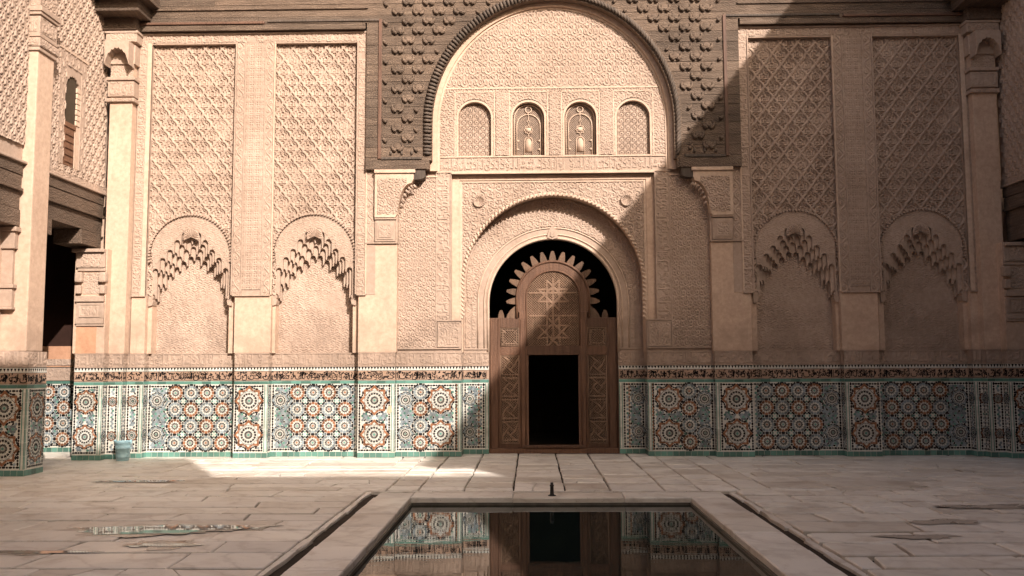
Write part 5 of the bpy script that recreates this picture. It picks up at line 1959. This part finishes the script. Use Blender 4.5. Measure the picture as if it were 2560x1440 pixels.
def dado_to(T, x, y, w, kind, rz, mirror, top, edge, org):
    """dado whose parent stands at org: shift the children into its frame"""
    before = set(T.children)
    dado(T, x, y, w, kind, rz, mirror, top, edge)
    for o in T.children:
        if o not in before:
            o.location.x -= org[0]
            o.location.y -= org[1]
LW = wing(-1, -7.75, 'side_building', 'sunlit left side building with carved upper wall and timber lintel over a dark gallery')
RW = wing(1, 8.42, 'side_building', 'shaded right side building edge with carved upper wall beyond the dark corner')

# nearest pillar on the left
PIL = empty('courtyard_pillar', (-7.83, -2.35, 0), label='nearest plain plaster pillar with tiled foot at the left edge of the courtyard', cat='pillar')
def pb(nm, x0, x1, y0, y1, z0, z1, mat='plain', c=0.012):
    return MB().box(x0 + 7.83, x1 + 7.83, y0 + 2.35, y1 + 2.35, z0, z1, c).obj(nm, M[mat], PIL)
pb('shaft', -8.10, -7.60, -2.59, -2.12, 1.85, 6.50, 'plain', 0.02)
pb('shaft_core', -8.12, -7.70, -2.60, -2.11, 1.60, 1.86, 'carved', 0.0)
dado_to(PIL, -8.14, -2.62, 0.60, 'pier', 0, False, True, 'r', (-7.83, -2.35))
dado_to(PIL, -7.54, -2.62, 0.53, 'pier', PI / 2, False, True, 'l', (-7.83, -2.35))
sheet('carved_course', PIL, -8.14 + 7.83, 1.615, -2.616 + 2.35, 0.60, 0.235, 'text', 0.011)
sheet('carved_course', PIL, -7.545 + 7.83, 1.615, -2.62 + 2.35, 0.53, 0.235, 'text', 0.011, rz=PI / 2, ox=1.1)
for z0, z1, e in ((6.50, 6.56, .03), (6.56, 6.70, .045), (6.72, 6.78, .03), (6.78, 7.05, .02), (7.07, 7.12, .04), (7.12, 7.2, .06), (7.2, 8.8, .0)):
    pb('cap', -8.10 - e, -7.60 + e, -2.59 - e, -2.12 + e, z0, z1, 'carved', 0.01)
sheet('cap_carving', PIL, -8.02 + 7.83, 6.80, -2.615 + 2.35, 0.40, 0.23, 'text_b', 0.012)
sheet('cap_carving', PIL, -7.575 + 7.83, 6.80, -2.57 + 2.35, 0.42, 0.23, 'text_b', 0.012, rz=PI / 2)
sheet('cap_carving', PIL, -7.55 + 7.83, 6.575, -2.62 + 2.35, 0.52, 0.11, 'scroll', 0.012, rz=PI / 2)
sheet('cap_carving', PIL, -8.10 + 7.83, 6.575, -2.64 + 2.35, 0.52, 0.11, 'scroll', 0.012)
sheet('cap_carving', PIL, -8.08 + 7.83, 7.22, -2.595 + 2.35, 0.47, 1.5, 'zig', 0.014)
sheet('cap_carving', PIL, -7.595 + 7.83, 7.22, -2.58 + 2.35, 0.45, 1.5, 'scroll', 0.014, rz=PI / 2)
# bracket on the pillar's near face, under the next lintel
for z0, z1, e in ((2.48, 2.52, .02), (2.52, 2.80, .0), (2.80, 2.86, .03), (2.86, 3.40, -.02), (3.40, 3.66, .02), (3.66, 3.73, .06)):
    pb('bracket_block', -8.12, -7.80 + e, -2.68 - e, -2.60, z0, z1, 'carved', 0.01)

# ================================================================== THE WING BEHIND THE CAMERA (casts the shade on the floor)
SOUTH = MB()
SOUTH.box(-8.3, 9.2, -20.6, -19.75, 0, 11.25)
SOUTH.box(AX - 4.2, AX + 4.0, -20.6, -19.751, 11.25, 13.0)
SOUTH.obj('entrance_wing', M['plain'], None, False, kind='structure')

# ================================================================== SMALL THINGS
# fountain spout on the far coping
SPT = empty('fountain_spout', (0.245, -4.70, 0.004), label='short black iron spout standing on the far pool coping', cat='fountain spout')
MB().lathe([(.001, 0), (.030, 0), (.030, .012), (.024, .02), (.022, .11), (.026, .115), (.026, .13), (.019, .135), (.018, .16), (.001, .16)], 16).obj('pipe', M['iron'], SPT, True)
MB().lathe([(.001, 0), (.05, 0), (.05, .006), (.032, .008), (.032, .0125)], 16).obj('flange', M['iron'], SPT, True)

# pale blue bucket
BK = empty('bucket', (-7.06, -0.42, 0.0), label='pale blue plastic bucket standing on the floor against the tiled corner', cat='bucket')
bk_m = flat('pale_blue_plastic', (0.29, 0.48, 0.54), 0.4, 0.5, 0.08)
bk = MB()
prof = [(.001, .004), (.098, .004), (.102, .012), (.108, .06), (.112, .062), (.113, .075), (.110, .077), (.122, .21), (.127, .212), (.127, .224), (.123, .226), (.130, .300), (.136, .302), (.138, .318), (.131, .322), (.126, .318), (.119, .21), (.104, .03), (.001, .02)]
bk.lathe(prof, 32)
bk.obj('body', bk_m, BK, True)
rimm = MB().lathe([(.132, .312), (.141, .316), (.143, .330), (.137, .338), (.130, .334), (.128, .318)], 32).obj('rim', bk_m, BK, True)
hd = MB()
hd.tube([(-.142, 0, .318), (-.135, -.07, .335), (-.09, -.125, .345), (0, -.150, .350), (.09, -.125, .345), (.135, -.07, .335), (.142, 0, .318)], .006, 7)
hd.obj('handle', bk_m, BK, True)
for q in (-1, 1):
    MB().box(q * .139 - .014, q * .139 + .014, -.02, .02, .295, .362, .006).obj('lug', bk_m, BK)
MB().lathe([(.001, .255), (.118, .255), (.121, .262), (.118, .262)], 24).obj('water', M['puddle'], BK)

# bare patch where tiles have fallen off
MB().prism([(0, 0), (.05, -.03), (.085, .03), (.07, .13), (.02, .11), (.005, .06)], -0.009, 0.0).obj('bare_patch', M['plaster_hole'], WALL, False, (-2.555, -0.001, 0.79))
for (a, b, c) in ((5.55, 0.2, 0.72), (6.78, -.36, .9)):
    pass
